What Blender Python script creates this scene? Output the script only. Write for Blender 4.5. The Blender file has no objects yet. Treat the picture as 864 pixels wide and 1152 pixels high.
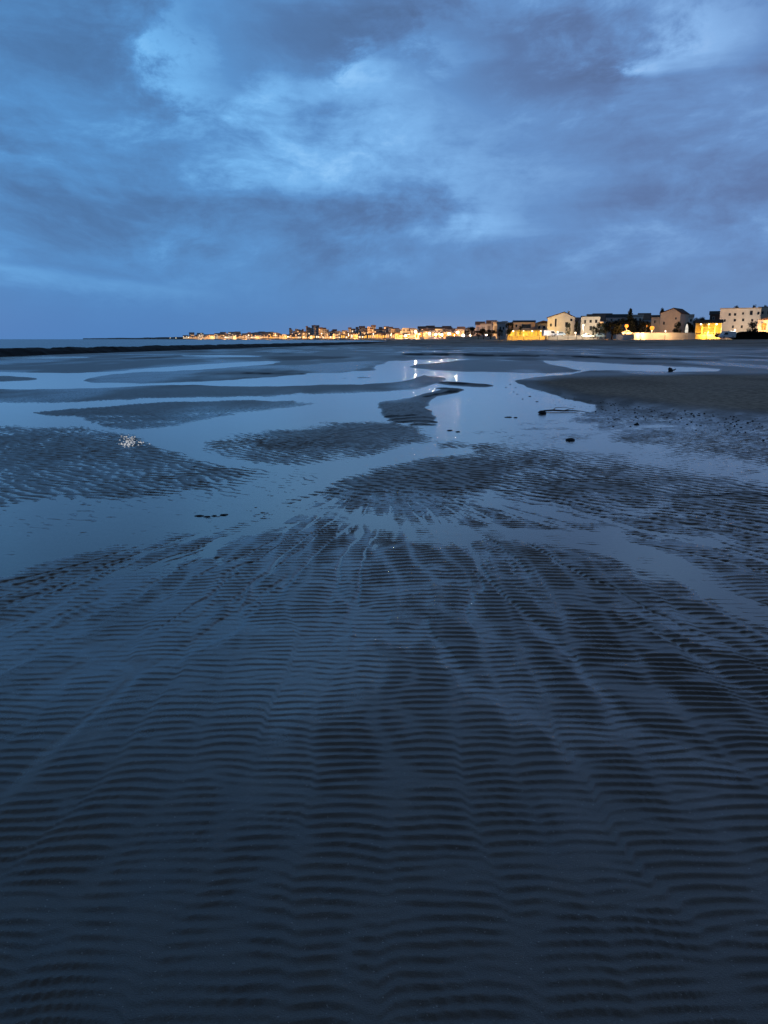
# Low tide beach at dusk: rippled wet sand, tidal channels, a lit town along the bay.
import bpy, math, random
import numpy as np
random.seed(7)
R = math.radians
scene = bpy.context.scene
COL = scene.collection
PI = math.pi

# ------------------------------------------------------------------ camera
F, CX, CY, HY, H = 865.0, 432.0, 576.0, 381.5, 1.5
PITCH = math.atan((CY - HY) / F)
cp, sp = math.cos(PITCH), math.sin(PITCH)
cam_d = bpy.data.cameras.new('camera')
cam = bpy.data.objects.new('camera', cam_d)
COL.objects.link(cam)
cam.location = (0, 0, H)
cam.rotation_euler = (PI / 2 - PITCH, 0, 0)
cam_d.sensor_fit = 'VERTICAL'
cam_d.sensor_height = 24.0
cam_d.lens = 24.0 * F / 1152.0
cam_d.clip_start = 0.05
cam_d.clip_end = 30000
scene.camera = cam

def ray(px, py):
    x = (px - CX) / F
    y = (CY - py) / F
    return (x, cp + y * sp, y * cp - sp)
def P(px, py, Y):                      # survey point seen at (px, py), Y metres ahead
    r = ray(px, py); k = Y / r[1]
    return (r[0] * k, Y, H + r[2] * k)
def G(px, py, z=0.0):                  # survey point on level ground
    r = ray(px, py); k = (z - H) / r[2]
    return (r[0] * k, r[1] * k, z)
def XP(px, Y): return P(px, HY, Y)[0]
def ZP(py, Y): return P(CX, py, Y)[2]
def M_PX(Y): return Y * cp / F         # metres per pixel at that range

# ------------------------------------------------------------------ render settings
scene.render.engine = 'CYCLES'
scene.view_settings.view_transform = 'Standard'
scene.view_settings.look = 'None'
scene.view_settings.exposure = 0
scene.view_settings.gamma = 1
scene.cycles.use_denoising = True
try:
    scene.cycles.denoiser = 'OPENIMAGEDENOISE'
    scene.cycles.denoising_input_passes = 'RGB_ALBEDO_NORMAL'
except Exception:
    pass
scene.cycles.max_bounces = 6
scene.cycles.transparent_max_bounces = 8
scene.cycles.sample_clamp_indirect = 4.0
scene.cycles.sample_clamp_direct = 0.0

# ------------------------------------------------------------------ node helpers
class NT:
    def __init__(s, tree):
        s.t = tree; s.n = tree.nodes; s.l = tree.links
    def node(s, typ, ins=None, **kw):
        n = s.n.new(typ)
        for k, v in kw.items(): setattr(n, k, v)
        for k, v in (ins or {}).items(): s.set(n, k, v)
        return n
    def set(s, n, k, v):
        sock = n.inputs[k]
        if isinstance(v, bpy.types.NodeSocket): s.l.new(v, sock)
        else: sock.default_value = v
    def math(s, op, a, b=None, c=None, clamp=False):
        n = s.n.new('ShaderNodeMath'); n.operation = op; n.use_clamp = clamp
        for i, v in enumerate((a, b, c)):
            if v is not None: s.set(n, i, v)
        return n.outputs[0]
    def vmath(s, op, a, b=None):
        n = s.n.new('ShaderNodeVectorMath'); n.operation = op
        s.set(n, 0, a)
        if b is not None:
            if op == 'SCALE': s.set(n, 'Scale', b)
            else: s.set(n, 1, b)
        return n.outputs[0]
    def smooth(s, v, a, b, lo=0.0, hi=1.0):
        n = s.n.new('ShaderNodeMapRange'); n.interpolation_type = 'SMOOTHSTEP'
        s.set(n, 0, v); s.set(n, 1, a); s.set(n, 2, b); s.set(n, 3, lo); s.set(n, 4, hi)
        return n.outputs[0]
    def noise(s, vec, scale, detail=5, rough=.55, dist=0.0):
        n = s.n.new('ShaderNodeTexNoise')
        s.set(n, 'Vector', vec); s.set(n, 'Scale', scale); s.set(n, 'Detail', detail)
        s.set(n, 'Roughness', rough); s.set(n, 'Distortion', dist)
        return n.outputs['Fac'], n.outputs['Color']
    def mix(s, f, a, b, mode='MIX'):
        n = s.n.new('ShaderNodeMix'); n.data_type = 'RGBA'; n.blend_type = mode
        n.clamp_factor = True
        s.set(n, 0, f)
        for idx, v in ((6, a), (7, b)):
            if isinstance(v, bpy.types.NodeSocket): s.l.new(v, n.inputs[idx])
            else: n.inputs[idx].default_value = (*v, 1) if len(v) == 3 else v
        return n.outputs[2]
    def comb(s, x, y, z):
        n = s.n.new('ShaderNodeCombineXYZ')
        s.set(n, 0, x); s.set(n, 1, y); s.set(n, 2, z)
        return n.outputs[0]

# ------------------------------------------------------------------ world: dusk sky with cloud deck
SUN_EL, SUN_ROT = R(1.0), R(-35)
w = bpy.data.worlds.new('World'); scene.world = w; w.use_nodes = True
T = NT(w.node_tree); T.n.clear()
tc = T.node('ShaderNodeTexCoord')
dirn = T.vmath('NORMALIZE', tc.outputs['Generated'])
sx = T.node('ShaderNodeSeparateXYZ', {0: dirn})
dx, dy, dz = sx.outputs
el = T.math('MULTIPLY', T.math('ARCSINE', dz), 180 / PI)          # degrees
az = T.math('MULTIPLY', T.math('ARCTAN2', dx, dy), 180 / PI)
def az_el(px, py):
    r = ray(px, py); n = math.sqrt(sum(c * c for c in r))
    return math.degrees(math.atan2(r[0], r[1])), math.degrees(math.asin(r[2] / n))
# cloud plane coordinates
pv = T.comb(T.math('MULTIPLY', dx, 3.2), T.math('MULTIPLY', dy, 1.0), T.math('MULTIPLY', dz, 6.2))
wf, wc = T.noise(T.vmath('ADD', pv, (3.1, 7.7, 0)), 0.9, 4, .5)
warp = T.vmath('SCALE', T.vmath('SUBTRACT', wc, (.5, .5, .5)), 0.55)
pw = T.vmath('ADD', pv, warp)
n1, _ = T.noise(T.vmath('ADD', pw, (11.3, 4.2, 1.0)), 1.55, 9, .56)
n2, n2c = T.noise(T.vmath('ADD', pw, (2.3, 9.2, 4.0)), 4.6, 9, .65)
n3, _ = T.noise(T.vmath('MULTIPLY', T.vmath('ADD', pv, (5.3, 1.2, 8.0)), (0.55, .6, 2.6)), 1.3, 5, .55)
nv = T.node('ShaderNodeTexVoronoi', {'Vector': T.vmath('ADD', pw, T.vmath('SCALE', n2c, .5)), 'Scale': 2.6}, feature='SMOOTH_F1')
puff = T.math('SUBTRACT', .42, nv.outputs['Distance'])
azw = T.math('ADD', az, T.math('ADD', T.math('MULTIPLY', T.math('SUBTRACT', n2, .5), 14.0), T.math('MULTIPLY', T.math('SUBTRACT', n1, .5), 8.0)))
elw = T.math('ADD', el, T.math('ADD', T.math('MULTIPLY', T.math('SUBTRACT', n1, .5), 6.0), T.math('MULTIPLY', T.math('SUBTRACT', n3, .5), 6.0)))
def blob(px, py, sa, se, wgt):
    a0, e0 = az_el(px, py)
    u = T.math('DIVIDE', T.math('SUBTRACT', azw, a0), sa)
    v = T.math('DIVIDE', T.math('SUBTRACT', elw, e0), se)
    q = T.math('ADD', T.math('MULTIPLY', u, u), T.math('MULTIPLY', v, v))
    return T.math('MULTIPLY', T.math('EXPONENT', T.math('MULTIPLY', q, -1.0)), wgt)
def total(items):
    acc = items[0]
    for i in items[1:]: acc = T.math('ADD', acc, i)
    return acc
# brightness field: positive = thin bright cloud, negative = heavy cloud
B = total([
    blob(310, 112, 5, 1.3, .18), blob(205, 62, 1.8, 2.4, .22), blob(415, 75, 2.4, 1.4, .32),
    blob(690, 88, 2.6, .9, .34), blob(770, 62, 4.2, 1.9, .22), blob(500, 50, 2.6, 1.0, .22), blob(800, 20, 3, 2.0, .12),
    blob(310, 200, 3.5, 1.0, .12), blob(480, 190, 10, 3.8, .13), blob(440, 140, 12, 3.0, .10), blob(540, 240, 5, 1.2, .10),
    blob(600, 100, 5.0, 2.2, -.18), blob(590, 40, 7, 2.2, -.16), blob(760, 160, 8, 3.2, -.10), blob(400, 25, 6, 2.4, -.26),
    blob(90, 60, 8, 3.0, -.10), blob(170, 105, 4, 1.2, -.12), blob(60, 225, 13, 2.0, -.07), blob(430, 285, 26, 1.6, -.02), blob(150, 262, 9, 1.4, -.05), blob(350, 252, 14, 1.0, -.07),
    blob(720, 240, 10, 2.0, -.06),
])
tex = T.math('ADD', T.math('MULTIPLY', T.math('SUBTRACT', n1, .5), .70), T.math('MULTIPLY', T.math('SUBTRACT', n2, .5), .74))
tex = T.math('ADD', tex, T.math('ADD', T.math('MULTIPLY', T.math('SUBTRACT', n3, .5), .40), T.math('MULTIPLY', puff, .24)))
lowfade = T.smooth(el, 0.5, 8.0, .16, 1.0)
tex = T.math('MULTIPLY', tex, T.math('MULTIPLY', lowfade, .84))
a0, e0 = az_el(0, 296); a1, e1 = az_el(240, 330)
el_n = T.math('SUBTRACT', T.math('ADD', el, T.math('MULTIPLY', T.math('SUBTRACT', n2, .5), 1.6)), T.math('ADD', e0, T.math('MULTIPLY', T.math('SUBTRACT', az, a0), (e1 - e0) / (a1 - a0))))
edge = T.math('MULTIPLY', T.math('MULTIPLY', T.smooth(el_n, .30, -.25), T.smooth(el_n, -1.9, -.1)), T.smooth(az, -9, -19, 0, .15))
val = T.math('ADD', T.math('ADD', .43, tex), T.math('ADD', B, edge), clamp=True)
ramp = T.node('ShaderNodeValToRGB', {0: val})
cr = ramp.color_ramp
stops = [(0.0, (.062, .100, .205)), (.25, (.080, .148, .315)), (.45, (.100, .213, .445)), (.66, (.165, .335, .62)), (1.0, (.38, .58, .86))]
cr.elements[0].position = stops[0][0]; cr.elements[0].color = (*stops[0][1], 1)
cr.elements[1].position = 1.0; cr.elements[1].color = (*stops[-1][1], 1)
for p_, c_ in stops[1:-1]:
    e = cr.elements.new(p_); e.color = (*c_, 1)
# left of the bay is a cleaner blue, the right greyer and slightly purple
side = T.smooth(az, -24, 26)
tint = T.mix(side, (.70, .99, 1.01), (1.10, 1.0, .96))
skyc = T.mix(1.0, ramp.outputs[0], tint, 'MULTIPLY')
# clear band close to the horizon
hz = T.smooth(el, 0.0, 6.5, 1.0, 0.0)
hcol = T.mix(side, (.050, .152, .365), (.105, .190, .360))
skyc = T.mix(T.math('MULTIPLY', hz, .80), skyc, hcol)
# warm town glow low on the horizon
gl = T.math('MULTIPLY', T.math('EXPONENT', T.math('MULTIPLY', T.math('POWER', T.math('DIVIDE', T.math('SUBTRACT', az, 2.5), 7.0), 2.0), -1.0)), T.smooth(el, 0.0, 2.2, .20, 0.0))
skyc = T.mix(gl, skyc, (.32, .27, .30))
# the deck gets heavier overhead and behind
up = T.smooth(el, 23, 50, 1.06, 0.10)
skyc = T.mix(T.smooth(el, 20, 42, 0, .85), skyc, (.165, .205, .280))
skyc = T.vmath('SCALE', skyc, up)
back = T.smooth(dy, -.35, .45, .62, 1.0)
skyc = T.vmath('SCALE', skyc, back)
bg1 = T.node('ShaderNodeBackground', {'Color': skyc, 'Strength': 1.26})
sky = T.node('ShaderNodeTexSky', sky_type='NISHITA', sun_disc=False)
sky.sun_elevation = SUN_EL; sky.sun_rotation = SUN_ROT
bg2 = T.node('ShaderNodeBackground', {'Color': sky.outputs[0], 'Strength': .0012})
add = T.node('ShaderNodeAddShader', {0: bg1.outputs[0], 1: bg2.outputs[0]})
T.node('ShaderNodeOutputWorld', {0: add.outputs[0]})
w.cycles.sampling_method = 'MANUAL'; w.cycles.sample_map_resolution = 1024

sl = bpy.data.lights.new('dusk_sun', 'SUN'); sl.energy = .03; sl.angle = R(20); sl.color = (.85, .92, 1.0)
so = bpy.data.objects.new('dusk_sun', sl); COL.objects.link(so)
so.rotation_euler = (R(60), 0, R(-15))

# ------------------------------------------------------------------ materials
def mat(name):
    m = bpy.data.materials.new(name); m.use_nodes = True
    t = NT(m.node_tree); t.n.clear()
    out = t.node('ShaderNodeOutputMaterial')
    return m, t, out
MATS = {}
def plain(name, col, rough=.8, noise_scale=2.0, var=.25, spec=.3, bump=0.0):
    if name in MATS: return MATS[name]
    m, t, out = mat(name)
    c = t.node('ShaderNodeTexCoord').outputs['Object']
    f, _ = t.noise(c, noise_scale, 6, .6)
    f2, _ = t.noise(c, noise_scale * 6.3, 4, .6)
    f = t.math('ADD', t.math('MULTIPLY', f, .65), t.math('MULTIPLY', f2, .35))
    dark = tuple(x * (1 - var) for x in col); lite = tuple(min(1, x * (1 + var)) for x in col)
    cc = t.mix(t.smooth(f, .3, .7), dark, lite)
    b = t.node('ShaderNodeBsdfPrincipled', {'Base Color': cc, 'Roughness': rough, 'Specular IOR Level': spec})
    if bump:
        bn = t.node('ShaderNodeBump', {'Height': f, 'Strength': bump, 'Distance': .05})
        t.set(b, 'Normal', bn.outputs[0])
    t.set(out, 0, b.outputs[0])
    MATS[name] = m
    return m
def glow(name, col, strength):
    if name in MATS: return MATS[name]
    m, t, out = mat(name)
    c = t.node('ShaderNodeTexCoord').outputs['Object']
    f, _ = t.noise(c, .9, 3, .5)
    b = t.node('ShaderNodeEmission', {'Color': (*col, 1), 'Strength': t.smooth(f, .25, .75, strength * .55, strength * 1.25)})
    t.set(out, 0, b.outputs[0]); MATS[name] = m
    return m

# sand
def sand_material():
    m, t, out = mat('wet_sand')
    geo = t.node('ShaderNodeNewGeometry')
    pos = geo.outputs['Position']
    at = t.node('ShaderNodeAttribute', attribute_name='ground')
    s3 = t.node('ShaderNodeSeparateColor', {0: at.outputs['Color']})
    film, dry, mud = s3.outputs
    na, _ = t.noise(pos, .55, 6, .6)
    nb, _ = t.noise(pos, 7.0, 6, .65)
    nc, _ = t.noise(pos, 260.0, 3, .7)
    wetc = t.mix(t.smooth(na, .3, .7), (.066, .056, .043), (.096, .081, .062))
    dryc = t.mix(t.smooth(nb, .3, .7), (.40, .315, .245), (.53, .425, .335))
    c = t.mix(dry, wetc, dryc)
    g = t.math('ADD', t.math('MULTIPLY', nb, .5), t.math('MULTIPLY', nc, .5))
    c = t.mix(1.0, c, t.mix(t.smooth(g, .3, .7), (.55, .55, .55), (1.45, 1.43, 1.39)), 'MULTIPLY')
    spk, _ = t.noise(pos, 120.0, 2, .5)
    c = t.mix(t.smooth(spk, .68, .75, 0, .75), c, (.42, .40, .37))
    c = t.mix(mud, c, (.010, .011, .012))
    rough = t.math('ADD', t.math('MULTIPLY', dry, .55), t.math('SUBTRACT', .43, t.math('MULTIPLY', film, .25)))
    rough = t.math('ADD', rough, t.math('MULTIPLY', t.math('SUBTRACT', nb, .5), .22), clamp=True)
    rough = t.math('ADD', rough, t.math('MULTIPLY', mud, .4), clamp=True)
    spec = t.math('SUBTRACT', 1.0, t.math('MULTIPLY', dry, .93))
    spec = t.math('MULTIPLY', spec, t.math('SUBTRACT', 1.0, t.math('MULTIPLY', mud, .93)))
    bmp = t.node('ShaderNodeBump', {'Height': g, 'Strength': t.math('SUBTRACT', .8, t.math('MULTIPLY', film, .5)), 'Distance': .006})
    b = t.node('ShaderNodeBsdfPrincipled', {'Base Color': c, 'Roughness': rough, 'IOR': t.math('SUBTRACT', 1.98, t.math('MULTIPLY', dry, .5)), 'Specular IOR Level': t.math('MULTIPLY', spec, .5), 'Normal': bmp.outputs[0]})
    t.set(out, 0, b.outputs[0])
    return m
def film_water():
    m, t, out = mat('shallow_water')
    pos = t.node('ShaderNodeNewGeometry').outputs['Position']
    n, _ = t.noise(t.vmath('MULTIPLY', pos, (1, 1.6, 1)), 3.2, 3, .5)
    n0, _ = t.noise(t.vmath('MULTIPLY', pos, (1, 1.6, 1)), .35, 3, .5)
    bmp = t.node('ShaderNodeBump', {'Height': n, 'Strength': t.smooth(n0, .42, .62, .03, .16), 'Distance': .012})
    fr = t.node('ShaderNodeFresnel', {'IOR': 1.45, 'Normal': bmp.outputs[0]})
    sxy = t.node('ShaderNodeSeparateXYZ', {0: pos}); sy = sxy.outputs[1]
    gl = t.node('ShaderNodeBsdfGlossy', {'Color': (1.0, .945, .88, 1), 'Roughness': t.math('ADD', t.smooth(sy, 14, 30, .20, .16), t.math('MULTIPLY', t.smooth(sxy.outputs[0], 7.5, 11.0, -.005, .12), t.smooth(sy, 20, 36))), 'Normal': bmp.outputs[0]})
    tr = t.node('ShaderNodeBsdfTransparent', {'Color': (.80, .90, .95, 1)})
    mx = t.node('ShaderNodeMixShader', {0: t.math('ADD', t.math('MULTIPLY', fr.outputs[0], 1.35), .06, clamp=True), 1: tr.outputs[0], 2: gl.outputs[0]})
    t.set(out, 0, mx.outputs[0])
    return m
def sea_material():
    m, t, out = mat('sea_water')
    pos = t.node('ShaderNodeNewGeometry').outputs['Position']
    n, _ = t.noise(t.vmath('MULTIPLY', pos, (.6, 1, 1)), .35, 6, .6)
    bmp = t.node('ShaderNodeBump', {'Height': n, 'Strength': .45, 'Distance': .5})
    b = t.node('ShaderNodeBsdfPrincipled', {'Base Color': (.05, .13, .19, 1), 'Roughness': .25, 'IOR': 1.45, 'Normal': bmp.outputs[0]})
    t.set(out, 0, b.outputs[0])
    return m
SAND, WATER, SEA = sand_material(), film_water(), sea_material()

# ------------------------------------------------------------------ object helpers
def tag(o, label=None, cat=None, group=None, kind=None):
    if label: o['label'] = label
    if cat: o['category'] = cat
    if group: o['group'] = group
    if kind: o['kind'] = kind
    return o
def empty(name, loc, rz=0.0):
    o = bpy.data.objects.new(name, None); COL.objects.link(o)
    o.location = loc; o.rotation_euler = (0, 0, rz); o.empty_display_size = .3
    return o
class MB:
    def __init__(s): s.v = []; s.f = []; s.m = []
    def quad(s, a, b, c, d, mi=0):
        n = len(s.v); s.v += [a, b, c, d]; s.f.append((n, n + 1, n + 2, n + 3)); s.m.append(mi)
    def poly(s, pts, mi=0):
        n = len(s.v); s.v += list(pts); s.f.append(tuple(range(n, n + len(pts)))); s.m.append(mi)
    def prism(s, prof, x0, x1, mi=0, axis='x'):
        n = len(s.v); k = len(prof)
        for q in (x0, x1):
            for a, b in prof: s.v.append((q, a, b) if axis == 'x' else (a, q, b))
        for i in range(k):
            j = (i + 1) % k; s.f.append((n + i, n + j, n + k + j, n + k + i)); s.m.append(mi)
        s.f.append(tuple(range(n, n + k))[::-1]); s.f.append(tuple(range(n + k, n + 2 * k))); s.m += [mi, mi]
    def box(s, x0, x1, y0, y1, z0, z1, mi=0):
        s.prism([(y0, z0), (y1, z0), (y1, z1), (y0, z1)], x0, x1, mi)
    def tube(s, pts, rad, seg=8, mi=0, cap=True):
        n0 = len(s.v); k = len(pts)
        for i, p in enumerate(pts):
            a = pts[max(0, i - 1)]; b = pts[min(k - 1, i + 1)]
            d = np.array(b, float) - np.array(a, float); d /= (np.linalg.norm(d) + 1e-9)
            u = np.cross(d, (0, 0, 1) if abs(d[2]) < .9 else (1, 0, 0)); u /= np.linalg.norm(u); v = np.cross(d, u)
            r = rad[i] if hasattr(rad, '__len__') else rad
            for q in range(seg):
                a_ = 2 * PI * q / seg
                s.v.append(tuple(np.array(p, float) + r * (math.cos(a_) * u + math.sin(a_) * v)))
        for i in range(k - 1):
            for q in range(seg):
                q2 = (q + 1) % seg
                s.f.append((n0 + i * seg + q, n0 + i * seg + q2, n0 + (i + 1) * seg + q2, n0 + (i + 1) * seg + q)); s.m.append(mi)
        if cap:
            s.f.append(tuple(n0 + q for q in range(seg))[::-1]); s.m.append(mi)
            s.f.append(tuple(n0 + (k - 1) * seg + q for q in range(seg))); s.m.append(mi)
    def ball(s, c, r, seg=10, rings=7, mi=0, sq=(1, 1, 1), jit=0.0, rng=random):
        n0 = len(s.v)
        s.v.append((c[0], c[1], c[2] - r * sq[2]))
        for i in range(1, rings):
            a = -PI / 2 + PI * i / rings
            for q in range(seg):
                b = 2 * PI * q / seg; rr = r * (1 + rng.uniform(-jit, jit))
                s.v.append((c[0] + rr * sq[0] * math.cos(a) * math.cos(b), c[1] + rr * sq[1] * math.cos(a) * math.sin(b), c[2] + rr * sq[2] * math.sin(a)))
        s.v.append((c[0], c[1], c[2] + r * sq[2])); top = len(s.v) - 1
        for q in range(seg):
            q2 = (q + 1) % seg
            s.f.append((n0, n0 + 1 + q2, n0 + 1 + q)); s.m.append(mi)
            for i in range(rings - 2):
                a = n0 + 1 + i * seg
                s.f.append((a + q, a + q2, a + seg + q2, a + seg + q)); s.m.append(mi)
            a = n0 + 1 + (rings - 2) * seg
            s.f.append((a + q, a + q2, top)); s.m.append(mi)
    def mesh(s, name, mats, smooth=False):
        me = bpy.data.meshes.new(name); me.from_pydata(s.v, [], s.f)
        for m in (mats if isinstance(mats, (list, tuple)) else [mats]): me.materials.append(m)
        me.polygons.foreach_set('material_index', s.m)
        if smooth: me.polygons.foreach_set('use_smooth', [True] * len(s.f))
        me.update(); return me
    def build(s, name, mats, parent=None, smooth=False, loc=None):
        o = bpy.data.objects.new(name, s.mesh(name, mats, smooth)); COL.objects.link(o)
        if parent: o.parent = parent
        if loc: o.location = loc
        return o

# ------------------------------------------------------------------ terrain maths
def hash2(ix, iy, seed):
    h = (ix.astype(np.int64) * 374761393 + iy.astype(np.int64) * 668265263 + seed * 1442695041) & 0xFFFFFFFF
    h = ((h ^ (h >> 13)) * 1274126177) & 0xFFFFFFFF
    h = h ^ (h >> 16)
    return (h & 0xFFFFFF) / float(0xFFFFFF)
def vnoise(x, y, seed=0):
    ix = np.floor(x); iy = np.floor(y); fx = x - ix; fy = y - iy
    ux = fx * fx * fx * (fx * (fx * 6 - 15) + 10); uy = fy * fy * fy * (fy * (fy * 6 - 15) + 10)
    a = hash2(ix, iy, seed); b = hash2(ix + 1, iy, seed); c = hash2(ix, iy + 1, seed); d = hash2(ix + 1, iy + 1, seed)
    return (a * (1 - ux) + b * ux) * (1 - uy) + (c * (1 - ux) + d * ux) * uy
def fbm(x, y, seed=0, oct=4, gain=.5):
    s = 0; a = 1; n = 0
    for i in range(oct):
        s = s + a * vnoise(x * 2 ** i + i * 17.3, y * 2 ** i - i * 9.1, seed + i); n += a; a *= gain
    return s / n - .5
def sstep(a, b, x):
    t = np.clip((x - a) / (b - a), 0, 1); return t * t * (3 - 2 * t)

# chart of bars and channels: outlines surveyed on the ground plane in perspective rows
GX0, GX1, GY0, GY1, GS = -320, 1184, 382, 1152, 1.0
gx = np.arange(GX0, GX1 + 1, 2.0); gy = np.concatenate([np.arange(GY0, 470, .5), np.arange(470, GY1 + 1, 1.0)])
GXX, GYY = np.meshgrid(gx, gy)
_wig = 1.0
def sdf(poly, X, Y):
    d = np.full(X.shape, 1e9); inside = np.zeros(X.shape, bool); n = len(poly)
    # rows are foreshortened: one row counts as 3 columns
    K = 3.0
    for i in range(n):
        x0, y0 = poly[i]; x1, y1 = poly[(i + 1) % n]
        ex, ey = x1 - x0, (y1 - y0) * K; L = ex * ex + ey * ey + 1e-9
        t = np.clip(((X - x0) * ex + (Y - y0) * K * ey) / L, 0, 1)
        d = np.minimum(d, (X - x0 - t * ex) ** 2 + ((Y - y0) * K - t * ey) ** 2)
        c = ((y0 > Y) != (y1 > Y))
        xin = (x1 - x0) * (Y - y0) / ((y1 - y0) if y1 != y0 else 1e-9) + x0
        inside ^= c & (X < xin)
    return np.where(inside, np.sqrt(d), -np.sqrt(d))
def rounded(poly, it=2):                # Chaikin corner cutting
    for _ in range(it):
        q = []
        for i in range(len(poly)):
            a = poly[i]; b = poly[(i + 1) % len(poly)]
            q += [(a[0] * .75 + b[0] * .25, a[1] * .75 + b[1] * .25), (a[0] * .25 + b[0] * .75, a[1] * .25 + b[1] * .75)]
        poly = q
    return poly
wx = GXX + 26 * fbm(GXX / 60, GYY / 16, 11, 4) + 9 * fbm(GXX / 13, GYY / 5, 31, 3)
wy = GYY + (GYY - 378) * (.07 * fbm(GXX / 70, GYY / 18, 21, 4))
def paint(field, poly, val, soft, rnd=1):
    s = sdf(rounded(poly, rnd), wx, wy)
    m = sstep(-soft, soft, s)
    return field * (1 - m) + val * m
# field = height above the water level, centimetres
h0 = np.full(GXX.shape, .62)
h0 = np.where(GYY < 470, 2.3, h0)
# foreground rises towards the viewer
h0 = h0 + .5 * sstep(600, 690, GYY) + 1.3 * sstep(680, 840, GYY)
h0 = paint(h0, [(-320, 399), (60, 400), (118, 402), (60, 403.5), (-320, 404)], -2, 4)
h0 = paint(h0, [(195, 400), (260, 399.3), (306, 401.3), (240, 402.3)], -1.5, 4)
h0 = paint(h0, [(-320, 418), (0, 419), (110, 420), (200, 411.5), (290, 406.5), (322, 408), (260, 413), (175, 418), (250, 419), (370, 421), (420, 417.5), (472, 419.5), (480, 424), (430, 432), (330, 434.5), (240, 434), (190, 431.5), (120, 436), (0, 438), (-320, 440)], -3.5, 5)
h0 = paint(h0, [(85, 430), (120, 421.5), (170, 417.5), (250, 416.5), (368, 421), (300, 424), (255, 427.5), (190, 431)], 3, 5)
h0 = paint(h0, [(-320, 421), (0, 422), (40, 424), (42, 427.5), (0, 430), (-320, 431)], 2.2, 8)
h0 = paint(h0, [(385, 423), (440, 423.5), (470, 426), (420, 428), (330, 428)], .3, 8)
h0 = paint(h0, [(410, 409), (416, 403), (452, 402), (448, 406), (425, 414)], 2.6, 6)
# main water: from the far pools through the S-bend to the confluence
# rippled shallows everywhere between the bars: crests stand just clear of the water
h0 = paint(h0, [(-320, 470), (0, 470), (500, 462), (864, 474), (1184, 490), (1184, 640), (864, 590), (640, 585), (330, 590), (0, 640), (-320, 690)], .12, 12)
# far pools and the S-bend
h0 = paint(h0, [(418, 413), (450, 404.5), (548, 403), (560, 407), (600, 405), (640, 406), (720, 410), (812, 415), (812, 418), (720, 417.5), (650, 416), (640, 440), (690, 462), (640, 470), (600, 486), (540, 498), (500, 494), (478, 506), (360, 527), (330, 531), (260, 526), (172, 503), (158, 488), (60, 479), (-320, 484), (-320, 450), (0, 452), (150, 449), (300, 444.5), (440, 441), (476, 437), (500, 424), (430, 418)], -1.6, 12)
# channel running off to the right
h0 = paint(h0, [(520, 484), (560, 474), (640, 472), (700, 484), (864, 500), (1184, 524), (1184, 575), (864, 548), (760, 525), (650, 506), (560, 502)], -.50, 12)
# between the two middle bars to the confluence
h0 = paint(h0, [(520, 500), (440, 513), (340, 530), (300, 531), (330, 556), (352, 562), (366, 547), (450, 519), (530, 509)], -1.6, 9)
# sheet of water to the lower left
h0 = paint(h0, [(372, 532), (345, 558), (250, 590), (120, 616), (0, 648), (-320, 720), (-320, 610), (0, 566), (150, 556), (250, 540), (330, 528)], -.48, 16)
# along the lower edge of the large bar and out to the right
h0 = paint(h0, [(352, 552), (366, 560), (430, 584), (520, 594), (600, 592), (662, 588), (760, 622), (864, 684), (1100, 800), (1100, 840), (864, 712), (740, 650), (640, 614), (560, 612), (480, 612), (430, 598), (380, 574)], -.30, 14)
h0 = paint(h0, [(455, 411.5), (520, 405.5), (585, 404.5), (640, 413), (664, 418), (600, 420.5), (500, 417)], 2.6, 6)
h0 = paint(h0, [(36, 465), (60, 461.5), (160, 455.5), (260, 451.5), (356, 451.5), (364, 454), (300, 462), (240, 470), (190, 480), (140, 484), (100, 476), (80, 469)], .5, 10)
h0 = paint(h0, [(36, 465), (60, 461.5), (160, 455.5), (260, 451.5), (350, 451.5), (250, 462), (130, 467)], 2.6, 9)
h0 = paint(h0, [(-320, 482), (0, 479), (60, 480), (125, 483), (150, 492), (168, 503), (215, 513), (275, 529), (262, 545), (190, 556), (90, 560), (0, 560), (-320, 590)], .32, 24)
h0 = paint(h0, [(-320, 486), (0, 484), (90, 486), (140, 500), (150, 512), (60, 522), (-320, 540)], .62, 30)
h0 = paint(h0, [(222, 501), (250, 490), (330, 478), (400, 472.5), (462, 475), (505, 492), (470, 501), (440, 507), (400, 517), (340, 527), (300, 525), (255, 517)], .25, 22)
h0 = paint(h0, [(290, 494), (400, 477), (450, 480), (470, 488), (400, 498), (330, 506)], 1.25, 34)
h0 = paint(h0, [(362, 549), (400, 535), (450, 521), (530, 511), (600, 507), (650, 520), (710, 535), (775, 551), (740, 567), (660, 582), (600, 588), (520, 592), (470, 587), (400, 570)], .18, 26)
h0 = paint(h0, [(380, 549), (440, 530), (520, 516), (580, 516), (560, 535), (520, 560), (460, 575), (410, 566)], .95, 36)
h0 = paint(h0, [(600, 540), (680, 540), (760, 553), (700, 568), (640, 574)], .55, 34)
h0 = paint(h0, [(420, 455), (470, 447), (492, 439), (512, 437), (518, 441), (492, 447), (482, 456), (492, 470), (486, 479), (440, 471)], 2.0, 7)
h0 = paint(h0, [(486, 431), (520, 429.5), (550, 433), (545, 435.5), (500, 434)], 2.0, 5)
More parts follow.
